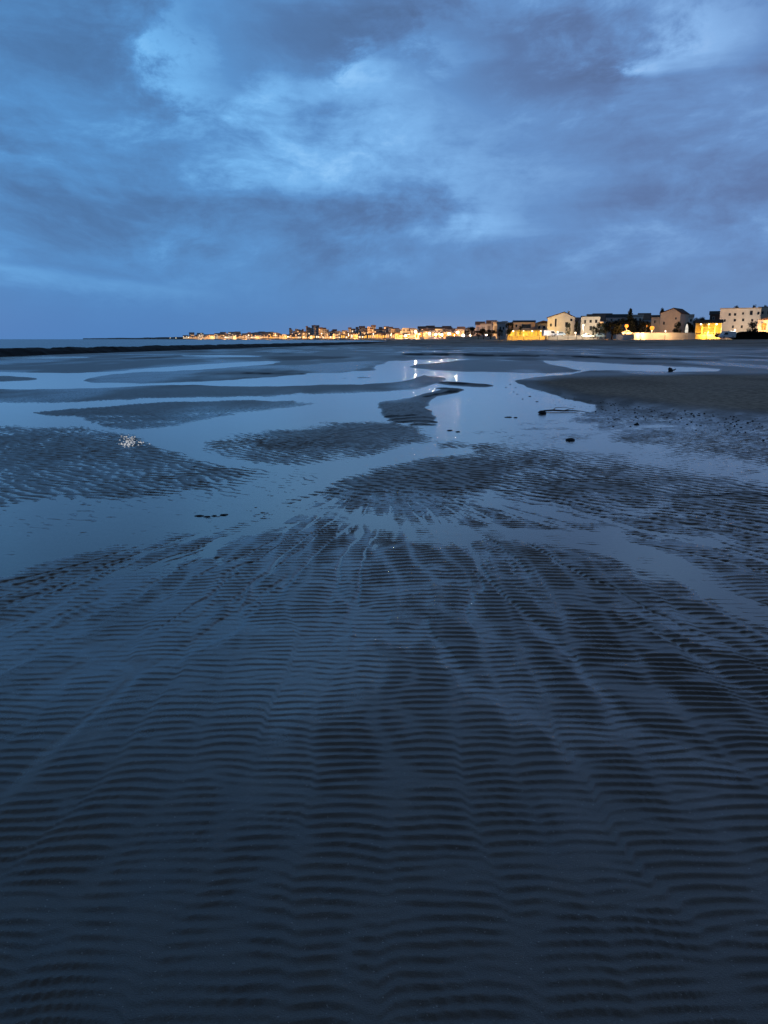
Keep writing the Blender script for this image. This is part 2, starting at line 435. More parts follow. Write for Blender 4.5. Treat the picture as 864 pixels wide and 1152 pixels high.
# speckled shallows on the right
h0 = paint(h0, [(640, 468), (700, 470), (864, 480), (1184, 495), (1184, 510), (864, 498), (740, 486), (680, 480)], .2, 14)
h0 = paint(h0, [(690, 474), (864, 490), (1184, 505), (1184, 535), (864, 522), (760, 508), (690, 494)], .2, 22)
h0 = paint(h0, [(690, 590), (760, 562), (864, 560), (1184, 580), (1184, 740), (864, 650), (760, 606)], .50, 20)
h0 = paint(h0, [(300, 468), (470, 470), (560, 486), (500, 500)], h0, 1)
h0 = h0 + (1.5 * fbm(GXX / 46, GYY / 3.6, 15, 4) + .9 * fbm(GXX / 12, GYY / 2.2, 16, 3)) * sstep(520, 470, GYY) * sstep(384, 400, GYY)
h0 = h0 + .9 * fbm(GXX / 24, GYY / 9, 17, 4) * sstep(450, 480, GYY) * sstep(660, 600, GYY)
# bank on the right
bank = sdf(rounded([(576, 429.5), (592, 425.5), (630, 421.5), (700, 419.5), (864, 417.5), (1184, 415), (1184, 510), (960, 482), (864, 474), (800, 470), (740, 464), (650, 452), (604, 440)], 1), wx, wy)
bank_m = sstep(-6, 30, bank)
foot = sstep(-34, -2, bank) * (1 - sstep(0, 34, bank)) * sstep(424, 440, GYY) * sstep(585, 640, GXX)
h0 = np.where(True, h0 * (1 - sstep(-4, 6, bank)) + (2.0 + 20 * bank_m * sstep(0, 120, bank) + 6 * bank_m) * sstep(-4, 6, bank), h0)
h0 = h0 + foot * 1.3 * (fbm(GXX / 9, GYY / 3, 77, 3) + .12)
# far dark ridge and scattered dark mud
mud = np.zeros(GXX.shape)
def mudpoly(p, soft=3, rnd=1, hh=None):
    global mud, h0
    s = sdf(rounded(p, rnd), wx, wy); m = sstep(-soft, soft, s); mud = np.maximum(mud, m)
    if hh is not None: h0 = h0 * (1 - m) + np.maximum(h0, hh) * m
mudpoly([(455, 398.2), (500, 397.6), (560, 399.0), (700, 402.2), (815, 405.0), (815, 406.4), (690, 404.6), (560, 401.6), (500, 400.8), (455, 400.4)], 2.5, 1, 7)
mudpoly([(478, 437.5), (500, 436), (516, 439.5), (512, 443), (488, 447.5), (470, 448.5), (494, 444), (504, 441), (496, 439)], 2, 1, 2)
mudpoly([(484, 431), (505, 429.3), (552, 434), (540, 435.4), (505, 433)], 3, 1, 2.5)
for a, b, y in ((432, 470, 468), (436, 488, 471.5), (444, 492, 475.3), (462, 494, 478.6)):
    mudpoly([(a, y - 1.1), ((a + b) / 2, y - .7), (b, y + .2), (b, y + 1.3), ((a + b) / 2, y + .6), (a, y)], 2, 1, 1.6)
mudpoly([(262, 419.5), (340, 420.3), (372, 421.7), (330, 422.4), (270, 421.6)], 4, 1)
mudpoly([(745, 556.2), (864, 557), (1184, 560), (1184, 561.4), (864, 558.8), (760, 558)], 3, 1, .9)
mud = mud * (.55 + .45 * sstep(-.12, .1, fbm(GXX / 10, GYY / 3, 91, 3)))
mud = np.maximum(mud, foot * .42 * sstep(-.25, .15, fbm(GXX / 16, GYY / 4, 61, 3)))

def chart(field, px, py):
    ix = np.clip((px - GX0) / 2.0, 0, len(gx) - 1.001)
    jy = np.interp(py, gy, np.arange(len(gy)))
    i = ix.astype(int); j = np.minimum(jy.astype(int), len(gy) - 2)
    fx = ix - i; fy = jy - j
    return (field[j, i] * (1 - fx) + field[j, i + 1] * fx) * (1 - fy) + (field[j + 1, i] * (1 - fx) + field[j + 1, i + 1] * fx) * fy
# coast line behind the beach, and the breakwater, as ground polylines
coast_pts = [(1800, 215), (1200, 245), (864, 262), (700, 285), (560, 335), (500, 520), (440, 900), (330, 1600), (260, 2300), (206, 3000)]
coast = np.array([(XP(a, b), b) for a, b in coast_pts])
bw0, bw1 = np.array(G(0, 400.5)[:2]), np.array(G(432, 386.2)[:2])
bwd = (bw1 - bw0) / np.linalg.norm(bw1 - bw0); bwn = np.array([-bwd[1], bwd[0]])      # bwn points to the sea side

def inland(X, Y):                        # signed distance inland from the coast line
    d = np.full(X.shape, 1e12); sg = np.full(X.shape, -1.0)
    for i in range(len(coast) - 1):
        a = coast[i]; b = coast[i + 1]; e = b - a; L = e @ e
        t = np.clip(((X - a[0]) * e[0] + (Y - a[1]) * e[1]) / L, 0, 1)
        q = (X - a[0] - t * e[0]) ** 2 + (Y - a[1] - t * e[1]) ** 2
        cr_ = e[0] * (Y - a[1]) - e[1] * (X - a[0])
        m = q < d; d = np.where(m, q, d); sg = np.where(m, np.where(cr_ < 0, 1.0, -1.0), sg)
    return sg * np.sqrt(d)

# ripple tile: narrow band complex noise, so that crests fork and end as real ripples do
def ripple_tile(N, L, lam, ang, dk, dth, seed):
    rng = np.random.default_rng(seed)
    kx = np.fft.fftfreq(N, L / N)[None, :]; ky = np.fft.fftfreq(N, L / N)[:, None]
    k0 = 1 / lam; kk = np.hypot(kx, ky); th = np.arctan2(ky, kx)
    da = (th - ang + PI) % (2 * PI) - PI
    S = np.exp(-((kk - k0) / (dk * k0)) ** 2 / 2 - (da / dth) ** 2 / 2)
    z = np.fft.ifft2(S * (rng.normal(size=(N, N)) + 1j * rng.normal(size=(N, N))))
    z /= np.sqrt((np.abs(z) ** 2).mean())
    return z.astype(np.complex64)
TN, TL = 2048, 20.48
rip_a = ripple_tile(TN, TL, .080, PI / 2, .10, .15, 5)
rip_b = ripple_tile(TN, TL, .135, R(52), .24, .55, 6)
def tile(z, X, Y):
    u = (X / TL * TN) % TN; v = (Y / TL * TN) % TN
    i = u.astype(int); j = v.astype(int); fx = (u - i).astype(np.float32); fy = (v - j).astype(np.float32)
    i1 = (i + 1) % TN; j1 = (j + 1) % TN; i %= TN; j %= TN
    return (z[j, i] * (1 - fx) + z[j, i1] * fx) * (1 - fy) + (z[j1, i] * (1 - fx) + z[j1, i1] * fx) * fy
def profile(z):
    ph = np.angle(z); am = np.clip(np.abs(z) * 1.35, 0, 1)
    return am * (np.sin(ph) + .42 * np.sin(2 * ph) + .17 * np.sin(3 * ph)) / 1.15

# ------------------------------------------------------------------ ground sheet: rings around the viewer, fine where the ripples are
azs = np.concatenate([np.radians(np.arange(-40, 40.0001, .075))])
extra = np.radians(np.concatenate([np.arange(41, 60, 1.0), np.arange(60, 300, 4.0), np.arange(300, 319.6, 1.0)]))
azs = np.concatenate([azs, extra]); NA = len(azs)
rs = [.35, .6, .8, .95]
r = 1.05
while r < 9000:
    rs.append(r)
    if r < 4: s = .009
    elif r < 12: s = .009 + (r - 4) * .0012
    elif r < 30: s = .0186 + (r - 12) * .006
    else: s = .1266 + (r - 30) * .016
    r += s
rs = np.array(rs); NR = len(rs)
A, RR = np.meshgrid(azs, rs)
X = (RR * np.sin(A)).ravel(); Y = (RR * np.cos(A)).ravel(); D = RR.ravel()
front = Y > .35
Ys = np.where(front, Y, .35)
zc = Ys * cp + H * sp
PXc = CX + F * X / zc; PYc = CY - F * (Ys * sp - H * cp) / zc
PYc = np.where(front, PYc, 1152)
near = chart(h0, PXc, np.clip(PYc, GY0, GY1)) / 100.0
mudv = chart(mud, PXc, np.clip(PYc, GY0, GY1))
bankv = chart(bank_m * sstep(0, 30, bank), PXc, np.clip(PYc, GY0, GY1))
footv = chart(foot, PXc, np.clip(PYc, GY0, GY1))
inl = inland(X, Y)
# drainage streaks, running towards the viewer and fanning out
OX, OY = 0.0, 8.9
RHO = np.hypot(X - OX, np.minimum(Y - OY, -.5)); PHI = np.arctan2(X - OX, np.maximum(OY - Y, .5))
wq = .030 * fbm(X * .8, Y * .6, 41, 3) + .022 * fbm(X * 2.4, Y * 1.5, 42, 3) + .010 * fbm(X * 7, Y * 5, 45, 2)
U = (PHI + wq) * 5.2
st = fbm(U * 1.3, RHO * .22 + 3, 43, 4, .6)
st2 = fbm(U * 3.6, RHO * .45 + 9, 47, 4, .65)
st3 = fbm(X * 5.0, Y * 3.4 + 4, 46, 4, .65)
rg = 1 - np.abs(fbm(U * 1.5 + 5, RHO * .30 + 2, 48, 4, .55)) / .050         # narrow branching rills
rg2 = 1 - np.abs(fbm(U * 2.9 + 1, RHO * .6 + 7, 49, 4, .55)) / .045
streak = np.clip(.62 * sstep(-.02, .34, .50 * st + .95 * st2 + .40 * st3) + .8 * sstep(.0, .9, rg) + .8 * sstep(.1, .9, rg2) * sstep(3.2, 4.6, Y), 0, 1)
zone = sstep(8.2, 6.9, D) * sstep(-.1, .6, Y)
amt = sstep(1.3, 3.2, Y) * zone
near = near - amt * streak * (.003 + .0065 * sstep(2.8, 4.6, Y)) + .009 * st3 * amt * sstep(4.0, 5.4, Y)
near = near + .004 * fbm(X * .8, Y * .8, 51, 3) * zone
# ripples
# crest spacing grows with distance from the viewer; columns of short bowed crests, out of step with their neighbours
ty = np.linspace(-20, 60, 8001); lam = np.clip(.028 + .0092 * ty, .039, .070)
YW = np.interp(np.clip(Y, -20, 60), ty, np.cumsum(.080 / lam) * .01)
colx = X * 4.0 + 1.3 * fbm(X * 1.1, Y * .7, 64, 2) + .35 * fbm(X * 4, Y * 2.5, 66, 2)
ci = np.floor(colx); cf = colx - ci
def co(c): return hash2(c, np.floor(Y * 0), 65) * .08 + .10 * (vnoise(c * 7.31, Y * .9, 67) - .5)
tw = sstep(.43, .57, np.where(cf > .5, cf - .5, cf + .5))
left_c = np.where(cf > .5, ci, ci - 1)
off = co(left_c) * (1 - tw) + co(left_c + 1) * tw - .020 * (1 - (2 * cf - 1) ** 2) * sstep(4.5, 2.5, Y)
seamv = np.exp(-((np.minimum(cf, 1 - cf)) / .12) ** 2) * (.4 + .6 * vnoise(colx, Y * 1.5, 69))
wpx = X + .10 * fbm(X * .7, Y * .7, 61, 3); wpy = YW + off + .25 * fbm(X * .55, Y * .4, 62, 3) + .034 * fbm(X * 5, Y * 9, 63, 3)
ra = profile(tile(rip_a, wpx, wpy)); rb = profile(tile(rip_b, X + .16 * fbm(X * .7, Y * .7, 61, 3), Y + .2 * fbm(X * .6, Y * .6, 68, 3)))
wb = sstep(5.6, 8.0, D + 2.2 * fbm(X * .3, Y * .3, 71, 2))
rip = ra * (1 - .75 * seamv) * (1 - wb) + wb * (.80 * rb + .20 * ra)
ramp_ = .0025 + .0010 * sstep(1.4, 3.8, D) + .0034 * wb
ramp_ = ramp_ * (1 - .55 * streak * amt) * (.75 + .9 * (fbm(X * .6, Y * .6, 73, 3) + .28))
calm = sstep(34, 20, D) * (1 - bankv) * np.where(front, 1, 0) * sstep(43, 38, np.abs(np.degrees(np.arctan2(X, Y))))
smear = np.exp(-((X + .62 + .10 * (Y - 1.6)) / .10) ** 2 - ((Y - 1.75) / .55) ** 2)      # smooth scuffed strip close by
ramp_ = ramp_ * (1 - .35 * sstep(-.04, .26, fbm(U * 1.1 + 2.7, RHO * .16 + 5, 141, 4, .55)) * amt)
rip_h = rip * ramp_ * calm * (1 - .8 * np.clip(smear, 0, 1))
fine = .0016 * fbm(X * 9, Y * 9, 81, 3) * sstep(9, 5, D) + .0013 * fbm(X * 30, Y * 30, 84, 3) * sstep(6, 3.5, D)
# where the sand is far below the water the bed is smooth
rip_h *= sstep(-.034, -.012, near)
Z = near + rip_h + fine
# long wave relief of far flats
Z = Z + np.where(D > 25, .018 * fbm(X / 14, Y / 6, 83, 3), 0) * sstep(25, 60, D)
Z += footv * .02 * fbm(X * 4, Y * 4, 85, 3) + bankv * .03 * fbm(X * .7, Y * .7, 86, 3)
# beach rises towards the coast, hillside behind it, sea bed beyond the breakwater
rise = sstep(-150, 0, inl) * sstep(60, 130, D)
hill = sstep(0, 260, inl) * (2 + sstep(300, 1500, D) * 13 - 8 * sstep(1700, 2800, D)) * (.7 + .9 * (fbm(X / 260, Y / 260, 88, 3) + .3))
Z = Z * (1 - rise) + (Z + 1.5 * rise ** 1.3) * rise + hill
sea_s = (X - bw0[0]) * bwn[0] + (Y - bw0[1]) * bwn[1]
along = (X - bw0[0]) * bwd[0] + (Y - bw0[1]) * bwd[1]
seam = sstep(2, 14, sea_s) * (1 - sstep(-45, -12, inl))
Z = Z * (1 - seam) - 1.6 * seam
shelf = (along > np.linalg.norm(bw1 - bw0) - 30)
Z = np.where(inl < -12, np.minimum(Z, np.where((D > 420), -1.0 + 2.2 * sstep(-120, -10, inl), 9)), Z)
ring = np.column_stack([X, Y, Z])
verts = np.vstack([ring, [[0, 0, float(Z[0])]]]).astype(np.float32)
idx = np.arange(NR * NA).reshape(NR, NA)
nxt = np.roll(idx, -1, axis=1)
quads = np.stack([idx[:-1], idx[1:], nxt[1:], nxt[:-1]], -1).reshape(-1, 4)
tris = np.stack([np.full(NA, NR * NA), idx[0], nxt[0]], -1)
def fast_mesh(name, v, q, t=None):
    me = bpy.data.meshes.new(name)
    me.vertices.add(len(v)); me.vertices.foreach_set('co', np.ascontiguousarray(v, np.float32).ravel())
    nt = 0 if t is None else len(t)
    loops = q.ravel() if t is None else np.concatenate([q.ravel(), t.ravel()])
    me.loops.add(len(loops)); me.loops.foreach_set('vertex_index', loops.astype(np.int32))
    start = np.concatenate([np.arange(len(q)) * 4, len(q) * 4 + np.arange(nt) * 3]).astype(np.int32)
    me.polygons.add(len(q) + nt); me.polygons.foreach_set('loop_start', start)
    me.polygons.foreach_set('use_smooth', np.ones(len(q) + nt, bool))
    me.update(calc_edges=True); me.validate()
    return me
me = fast_mesh('sand_flats', verts, quads, tris)
colr = np.zeros((len(verts), 4), np.float32); colr[:, 3] = 1
broad = sstep(-.04, .26, fbm(U * 1.1 + 2.7, RHO * .16 + 5, 141, 4, .55))
film = np.clip(streak * amt * .8 + (.45 + .55 * broad) * sstep(1.9, 3.4, Y) * sstep(-.1, .6, Y) * zone + sstep(.012, -.004, Z) * .8 + .75 * sstep(-.05, .22, fbm(X / 3.0, Y / 7.0, 111, 4)) * sstep(9, 16, D), 0, 1)
beach_dry = sstep(-190, -60, inl) * .85 * sstep(70, 110, D)
dryv = np.clip(np.maximum(bankv * .95, beach_dry * .8), 0, 1)
wl = np.zeros(len(X))
for q, wd, sd_ in ((-26, 1.6, 121), (-62, 2.2, 122), (-98, 2.0, 123), (-135, 2.6, 124)):
    dd = inl - q + 16 * fbm(X / 40, Y / 40, sd_, 3)
    wl = np.maximum(wl, np.exp(-(dd / wd) ** 2) * sstep(-.05, .15, fbm(X / 9, Y / 9, sd_ + 10, 3)))
mudv = np.maximum(mudv, .75 * wl * sstep(60, 80, D))
mudv = np.maximum(mudv, .35 * sstep(.06, .25, fbm(X / 6, Y / 16, 131, 4)) * sstep(16, 30, D))
colr[:-1, 0] = film; colr[:-1, 1] = dryv; colr[:-1, 2] = mudv
colr[:-1, 2] = np.maximum(colr[:-1, 2], .8 * sstep(4, 30, inl))
ca = me.color_attributes.new('ground', 'FLOAT_COLOR', 'POINT'); ca.data.foreach_set('color', colr.ravel())
me.materials.append(SAND)
ground = bpy.data.objects.new('sand_flats', me); COL.objects.link(ground)
tag(ground, 'dark rippled wet sand flats with drainage streaks at low tide', 'beach', kind='structure')
def ground_z(x, y):
    # nearest ring sample of the finished sheet
    a = math.atan2(x, y); rr = math.hypot(x, y)
    j = int(np.argmin(np.abs(rs - rr))); i = int(np.argmin(np.abs(azs[:NA - len(extra)] - a)))
    return float(Z[j * NA + i])

# water sheets, level at z = 0
def sheet(name, pts, m, label, cat):
    b = MB(); b.poly(pts); o = b.build(name, m); tag(o, label, cat, kind='structure'); return o
bA = bw0 - bwd * 400; bB = bw1 + bwd * 110
sheet('tidal_water', [(-60, -40, 0), (200, -40, 0), (260, 120, 0), (160, 240, 0), (bB[0], bB[1], 0), (bA[0], bA[1], 0)], WATER,
      'still shallow water in winding tidal channels between the sand bars', 'water')
sheet('sea', [(bA[0], bA[1], 0), (bB[0], bB[1], 0), (160, 420, 0), (9000, 9000, 0), (0, 14000, 0), (-14000, 12000, 0), (-16000, -200, 0)], SEA,
      'pale blue calm sea beyond the dark breakwater', 'sea')

# ------------------------------------------------------------------ breakwater
ROCK = plain('wet_rock', (.012, .013, .015), .75, 1.5, .5, .15, .4)
Lb = np.linalg.norm(bB - bA) - 20; ns = int(Lb / .45)
prof = [(-2.6, -.3), (-1.9, .12), (-1.3, .45), (-.7, .72), (-.2, .80), (.4, .78), (1.0, .55), (1.8, .15), (2.6, -.9)]
bv = []
tt = np.arange(ns) * .45
for i, s_ in enumerate(tt):
    c = bA + bwd * s_
    low = .62 if s_ < np.linalg.norm(bw1 - bA) else .62 * max(.25, 1 - (s_ - np.linalg.norm(bw1 - bA)) / 130)
    for kq, (o_, z_) in enumerate(prof):
        n = float(fbm(np.array([s_ * .55]), np.array([kq * .9]), 101, 3)[0]); n2 = float(hash2(np.array([int(s_ / 1.1)]), np.array([kq // 2]), 5)[0]) - .5
        o2 = o_ + n2 * .5; z2 = (z_ + (n * .30 + n2 * .16) * (1 if z_ > 0 else .2)) * (low / .8 if z_ > 0 else 1)
        p = c + bwn * o2
        bv.append((p[0], p[1], z2))
bq = []
KP = len(prof)
for i in range(ns - 1):
    for kq in range(KP - 1):
        a = i * KP + kq; bq.append((a, a + KP, a + KP + 1, a + 1))
me = bpy.data.meshes.new('breakwater'); me.from_pydata(bv, [], bq); me.materials.append(ROCK)
o = bpy.data.objects.new('breakwater', me); COL.objects.link(o)
tag(o, 'long low black rock breakwater between the sand flats and the sea', 'breakwater')

# ------------------------------------------------------------------ building kit
def wall_mat(name, c): return plain('wall_' + name, c, .85, .6, .12, .2, .1)
W_WHITE = wall_mat('white', (.62, .60, .57)); W_CREAM = wall_mat('cream', (.58, .50, .40)); W_PINK = wall_mat('pink', (.50, .37, .31))
W_GREY = wall_mat('grey', (.42, .41, .41)); W_DARK = wall_mat('dark', (.06, .05, .05)); W_YELLOW = wall_mat('yellow', (.66, .52, .24))
ROOF = plain('roof_tiles', (.085, .055, .045), .85, 3, .3, .2, .3); ROOF_D = plain('roof_dark', (.03, .04, .045), .8, 3, .3, .2, .2)
PALE_ROOF = plain('roof_pale', (.35, .30, .26), .85, 2, .2, .2)
GLASS = plain('dark_glass', (.012, .014, .018), .12, 1, .2, .5); FRAME = plain('frame_paint', (.45, .44, .42), .6, 2, .15)
SHUT = plain('shutter_paint', (.09, .08, .08), .7, 4, .2); METAL = plain('lamp_metal', (.05, .05, .055), .5, 3, .2, .5)
TOWN_ROOF = plain('town_roof', (.22, .15, .12), .85, .4, .25, .2); TOWN_PANE = plain('town_pane', (.16, .15, .15), .4, .4, .25, .3)
G_YEL = glow('interior_glow', (1.0, .56, .06), 1.25); G_ORG = glow('lit_orange', (1.0, .36, .06), 1.3); G_WARM = glow('lit_warm', (1.0, .66, .30), 1.6)
G_LAMP = glow('sodium_globe', (1.0, .30, .035), 2.6); G_WHITE = glow('white_globe', (1.0, .80, .55), 5.5); G_BRIGHT = glow('bright_globe', (1.0, .70, .56), 1300); G_PALE = glow('pale_window', (.95, .92, .85), 1.4)

def window(parent, x, z, ww, hh, lit=None, y=0.0, shutters=False):
    b = MB(); t_ = .09
    b.box(x - ww / 2 - t_, x - ww / 2, y - .07, y + .02, z - hh / 2 - t_, z + hh / 2 + t_)
    b.box(x + ww / 2, x + ww / 2 + t_, y - .07, y + .02, z - hh / 2 - t_, z + hh / 2 + t_)
    b.box(x - ww / 2, x + ww / 2, y - .07, y + .02, z + hh / 2, z + hh / 2 + t_)
    b.box(x - ww / 2, x + ww / 2, y - .12, y + .02, z - hh / 2 - t_, z - hh / 2)
    f = b.build('window', FRAME, parent)
    g = MB(); g.box(x - ww / 2, x + ww / 2, y - .03, y + .02, z - hh / 2, z + hh / 2); g.build('pane', lit or GLASS, f)
    if shutters:
        for s_ in (-1, 1):
            q = MB(); xa = x + s_ * (ww / 2 + t_ + ww * .28)
            q.box(xa - ww * .26, xa + ww * .26, y - .06, y - .015, z - hh / 2, z + hh / 2); q.build('shutter', SHUT, f)
    return f
def house(name, label, px0, px1, pytop, pybase, Yd, depth, wall, roof='flat', roofm=None, wins=(), group=None, yaw=None, peak=None, eave=None, cat='house', parts=True, chimney=False):
    """facade spans px0..px1, its wall top at pytop; wins: (px, py, width px, height px, lit)"""
    xm = (px0 + px1) / 2; loc = P(xm, pybase, Yd); m_ = M_PX(Yd)
    rz = (-math.atan2(loc[0], loc[1]) if yaw is None else yaw)
    cz = max(.8, math.cos(rz))
    root = empty(name, loc, rz); tag(root, label, cat, group)
    hw = (px1 - px0) / 2 * m_; ht = (pybase - pytop) * m_
    roofm = roofm or ROOF
    b = MB(); b.box(-hw, hw, 0, depth, -1.2, ht)
    if roof == 'gable_front':            # ridge runs away from the viewer: gable on the facade
        pk = ((peak[0] - xm) * m_, (pybase - peak[1]) * m_)
        b2 = MB(); b2.prism([(-hw, ht), (hw, ht), (pk[0], pk[1])], .0, depth, axis='y'); 
        n = len(b.v); b.v += b2.v; b.f += [tuple(i + n for i in f) for f in b2.f]; b.m += b2.m
        b.build('wall', wall, root)
        r_ = MB(); e = .35
        for (xa, za), (xb, zb) in (((-hw, ht), pk), (pk, (hw, ht))):
            dx_, dz_ = xb - xa, zb - za; L = math.hypot(dx_, dz_); ux, uz = dx_ / L, dz_ / L
            a0 = (xa - ux * (e if xa < pk[0] else 0), za - uz * (e if xa < pk[0] else 0) + .01); b0 = (xb + ux * (0 if xa < pk[0] else e), zb + uz * (0 if xa < pk[0] else e) + .01)
            r_.prism([(a0[0], a0[1]), (b0[0], b0[1]), (b0[0], b0[1] + .28), (a0[0], a0[1] + .28)], -.3, depth + .3, axis='y')
        rf = r_.build('roof', roofm, root)
    elif roof == 'gable_side':
        b.build('wall', wall, root)
        rh = (pytop - (peak[1] if peak else pytop - 4)) * m_
        r_ = MB(); r_.prism([(-.4, ht), (depth + .4, ht), (depth / 2, ht + rh)], -hw - .3, hw + .3)
        rf = r_.build('roof', roofm, root)
    elif roof == 'mono':                 # single slope rising to the right
        b.build('wall', wall, root)
        rh = (pytop - peak[1]) * m_
        r_ = MB(); r_.prism([(-hw - .3, ht + .01), (hw + .3, ht + .01), (hw + .3, ht + rh * .7), (hw * .3, ht + rh)], -.3, depth + .3, axis='y')
        rf = r_.build('roof', roofm, root)
    else:
        b.build('wall', wall, root)
        r_ = MB(); r_.box(-hw - .2, hw + .2, -.2, depth + .2, ht + .005, ht + .3); rf = r_.build('roof', roofm, root)
    if chimney:
        c = MB(); c.box(hw * .45, hw * .45 + .7, depth * .5, depth * .5 + .7, ht + .1, ht + 2.4); c.box(hw * .45 - .1, hw * .45 + .8, depth * .5 - .1, depth * .5 + .8, ht + 2.4, ht + 2.55)
        c.build('chimney', wall, rf)
    for wd in wins:
        wx_, wy_, ww, hh = wd[:4]; lit = wd[4] if len(wd) > 4 else None; sh = len(wd) > 5
        window(root, (wx_ - xm) * m_, (pybase - wy_) * m_, ww * m_, hh * m_, lit, 0.0, sh)
    return root

# ---- the row of houses along the right
house('beach_house', 'pale grey small house at left end of the nearer row beside a dark tree', 559, 568.5, 364, 379, 318, 8, W_GREY, 'gable_side', PALE_ROOF, [(562.5, 369.5, 2.0, 3.2), (566, 369.5, 1.6, 3)], peak=(0, 362))
house('villa', 'long low pink villa with one wide dark window above the lit terrace', 577, 601, 363, 380, 300, 10, W_PINK, 'gable_side', ROOF, [(591.5, 367.3, 10, 4.2), (580.5, 367, 2, 3.2)], peak=(0, 360.6))
house('villa', 'cream annex right of the pink villa under a low roof', 601.3, 615, 364.2, 380, 303, 9, W_CREAM, 'mono', ROOF, [(606, 368.5, 2.4, 3.2), (611.5, 368.5, 2.4, 3.2)], peak=(612, 361.2))
house('gabled_house', 'tall white house with a crooked gable and one narrow dark window', 615.5, 645.5, 358.2, 380, 288, 10, W_WHITE, 'gable_front', ROOF, [(624.5, 363.5, 1.7, 8.5), (636.5, 365.5, 3, 5), (641.3, 360.5, 2, 2.6), (619.3, 366, 1.8, 3)], peak=(633.5, 352.4), chimney=True)
house('floodlit_house', 'floodlit cream white house with flat dark roof line among trees', 653, 673.5, 357, 379, 284, 9, W_WHITE, 'flat', ROOF_D, [(657.5, 362.5, 1.8, 3.6), (663.5, 362, 2.4, 3), (669.5, 362, 2.4, 3.4), (664, 369.5, 2.6, 4.5)])
house('hillside_house', 'grey house with dark green roof showing above the big dark tree', 681, 705, 357.6, 379, 322, 9, W_GREY, 'gable_side', ROOF_D, [(687, 360.5, 2, 2.6), (695, 360.5, 2, 2.6)], peak=(0, 353.8))
house('hillside_house', 'small pale house in the gap right of the tall conifer', 710.5, 721.5, 356.5, 379, 330, 8, W_WHITE, 'gable_side', PALE_ROOF, [(714, 360, 1.8, 2.6), (718.5, 360, 1.8, 2.6)], peak=(0, 354.4))
house('gable_wing', 'low left wing with dark roof beside the big pinkish gabled house', 731.5, 741, 357.5, 379, 287, 8, W_CREAM, 'gable_side', ROOF, [(735.5, 362.5, 1.8, 3)], peak=(0, 354.8))
house('gabled_house', 'big plain pinkish gabled house with blank front wall behind the left street lamp', 741.5, 763, 353.2, 379, 282, 13, W_CREAM, 'gable_front', ROOF, [(746, 364, 1.8, 3.2), (758.5, 359, 1.5, 2.2)], peak=(755.5, 348.2), yaw=R(-33))
house('hillside_house', 'small white house between the pink gable and the yellow pavilion', 768, 778, 357.5, 379, 315, 8, W_WHITE, 'gable_side', PALE_ROOF, [(771, 361, 1.8, 2.6), (775.5, 361, 1.8, 2.6)], peak=(0, 354))
house('hillside_house', 'dark brown unlit house just left of the apartment block', 797, 811, 354.5, 379, 300, 9, W_DARK, 'gable_side', ROOF_D, [(801, 358.5, 2, 2.8)], peak=(0, 350.4))
ap = house('apartment_block', 'large pale apartment block at right edge with rows of dark windows', 809.5, 851, 348.4, 379.5, 272, 12, W_WHITE, 'flat', PALE_ROOF,
      [(819.5, 354.5, 2.2, 2.8), (825, 354.5, 2.2, 2.8), (833, 353.5, 1.8, 2.4), (841.3, 353, 2.8, 4.6), (848.5, 353.5, 2, 3), (815, 361, 1.7, 2.6), (825.3, 360.8, 2.2, 2.6), (833.7, 360.5, 2.2, 2.8), (843, 361, 2, 2.6), (833, 368, 2, 3), (824, 368, 2, 3)], cat='apartment block')
house('apartment_block', 'taller stepped right end of pale building cut by the frame', 851.5, 878, 347, 379.5, 274, 12, W_CREAM, 'flat', PALE_ROOF, [(856, 352.5, 2, 3), (862, 352.5, 2, 3), (869, 352.5, 2, 3)], cat='apartment block')
house('cafe', 'orange lit doorway house with dark eave at right edge below the tall block', 852, 874, 360.5, 380, 262, 6, W_CREAM, 'mono', ROOF, [(858.5, 367.5, 4.6, 7.6, G_ORG), (867, 367, 4, 6, G_ORG)], peak=(860, 356.8), cat='house')

# yellow lit pavilion: open front, lamp-lit room behind posts
Yp = 263; m_ = M_PX(Yp); root = empty('beach_pavilion', P(796, 380.5, Yp), -math.atan2(XP(796, Yp), Yp)); tag(root, 'bright yellow open fronted beach pavilion with brown pitched roof', 'pavilion')
b = MB(); hw = 13.5 * m_
b.box(-hw, hw, 5.6, 5.9, -1, 16.5 * m_); b.box(-hw, -hw + .25, .0, 5.6, -1, 16.5 * m_); b.box(hw - .25, hw, 0, 5.6, -1, 16.5 * m_); b.build('wall', W_YELLOW, root)
b = MB(); b.box(-hw + .25, hw - .25, .3, 5.6, 5.5 * m_, 5.6 * m_ + .12); b.build('floor', PALE_ROOF, root)
b = MB(); b.prism([(-.9, 16.6 * m_), (6.3, 16.6 * m_), (2.8, 20.5 * m_)], -hw - .4, hw + .4); b.build('roof', ROOF, root)
b = MB(); b.box(-hw + .25, hw - .25, -.1, .15, -1, 4.2 * m_); b.build('parapet', W_YELLOW, root)
for q in (-.98, -.5, 0, .5, .98):
    b = MB(); b.box(q * hw - .12, q * hw + .12, -.1, .14, 4.2 * m_ + .01, 16.5 * m_); b.build('post', W_YELLOW, root)
b = MB(); b.box(-hw * .5, hw * .42, 5.45, 5.59, 5.5 * m_, 12.5 * m_); b.build('glow_panel', G_YEL, root)  # emissive panel stands in for lamplight on the back wall
for q in (-.6, 0, .6):
    b = MB(); b.ball((q * hw, 2.4, 15.4 * m_), .28); b.build('ceiling_lamp', G_WHITE, root, True)

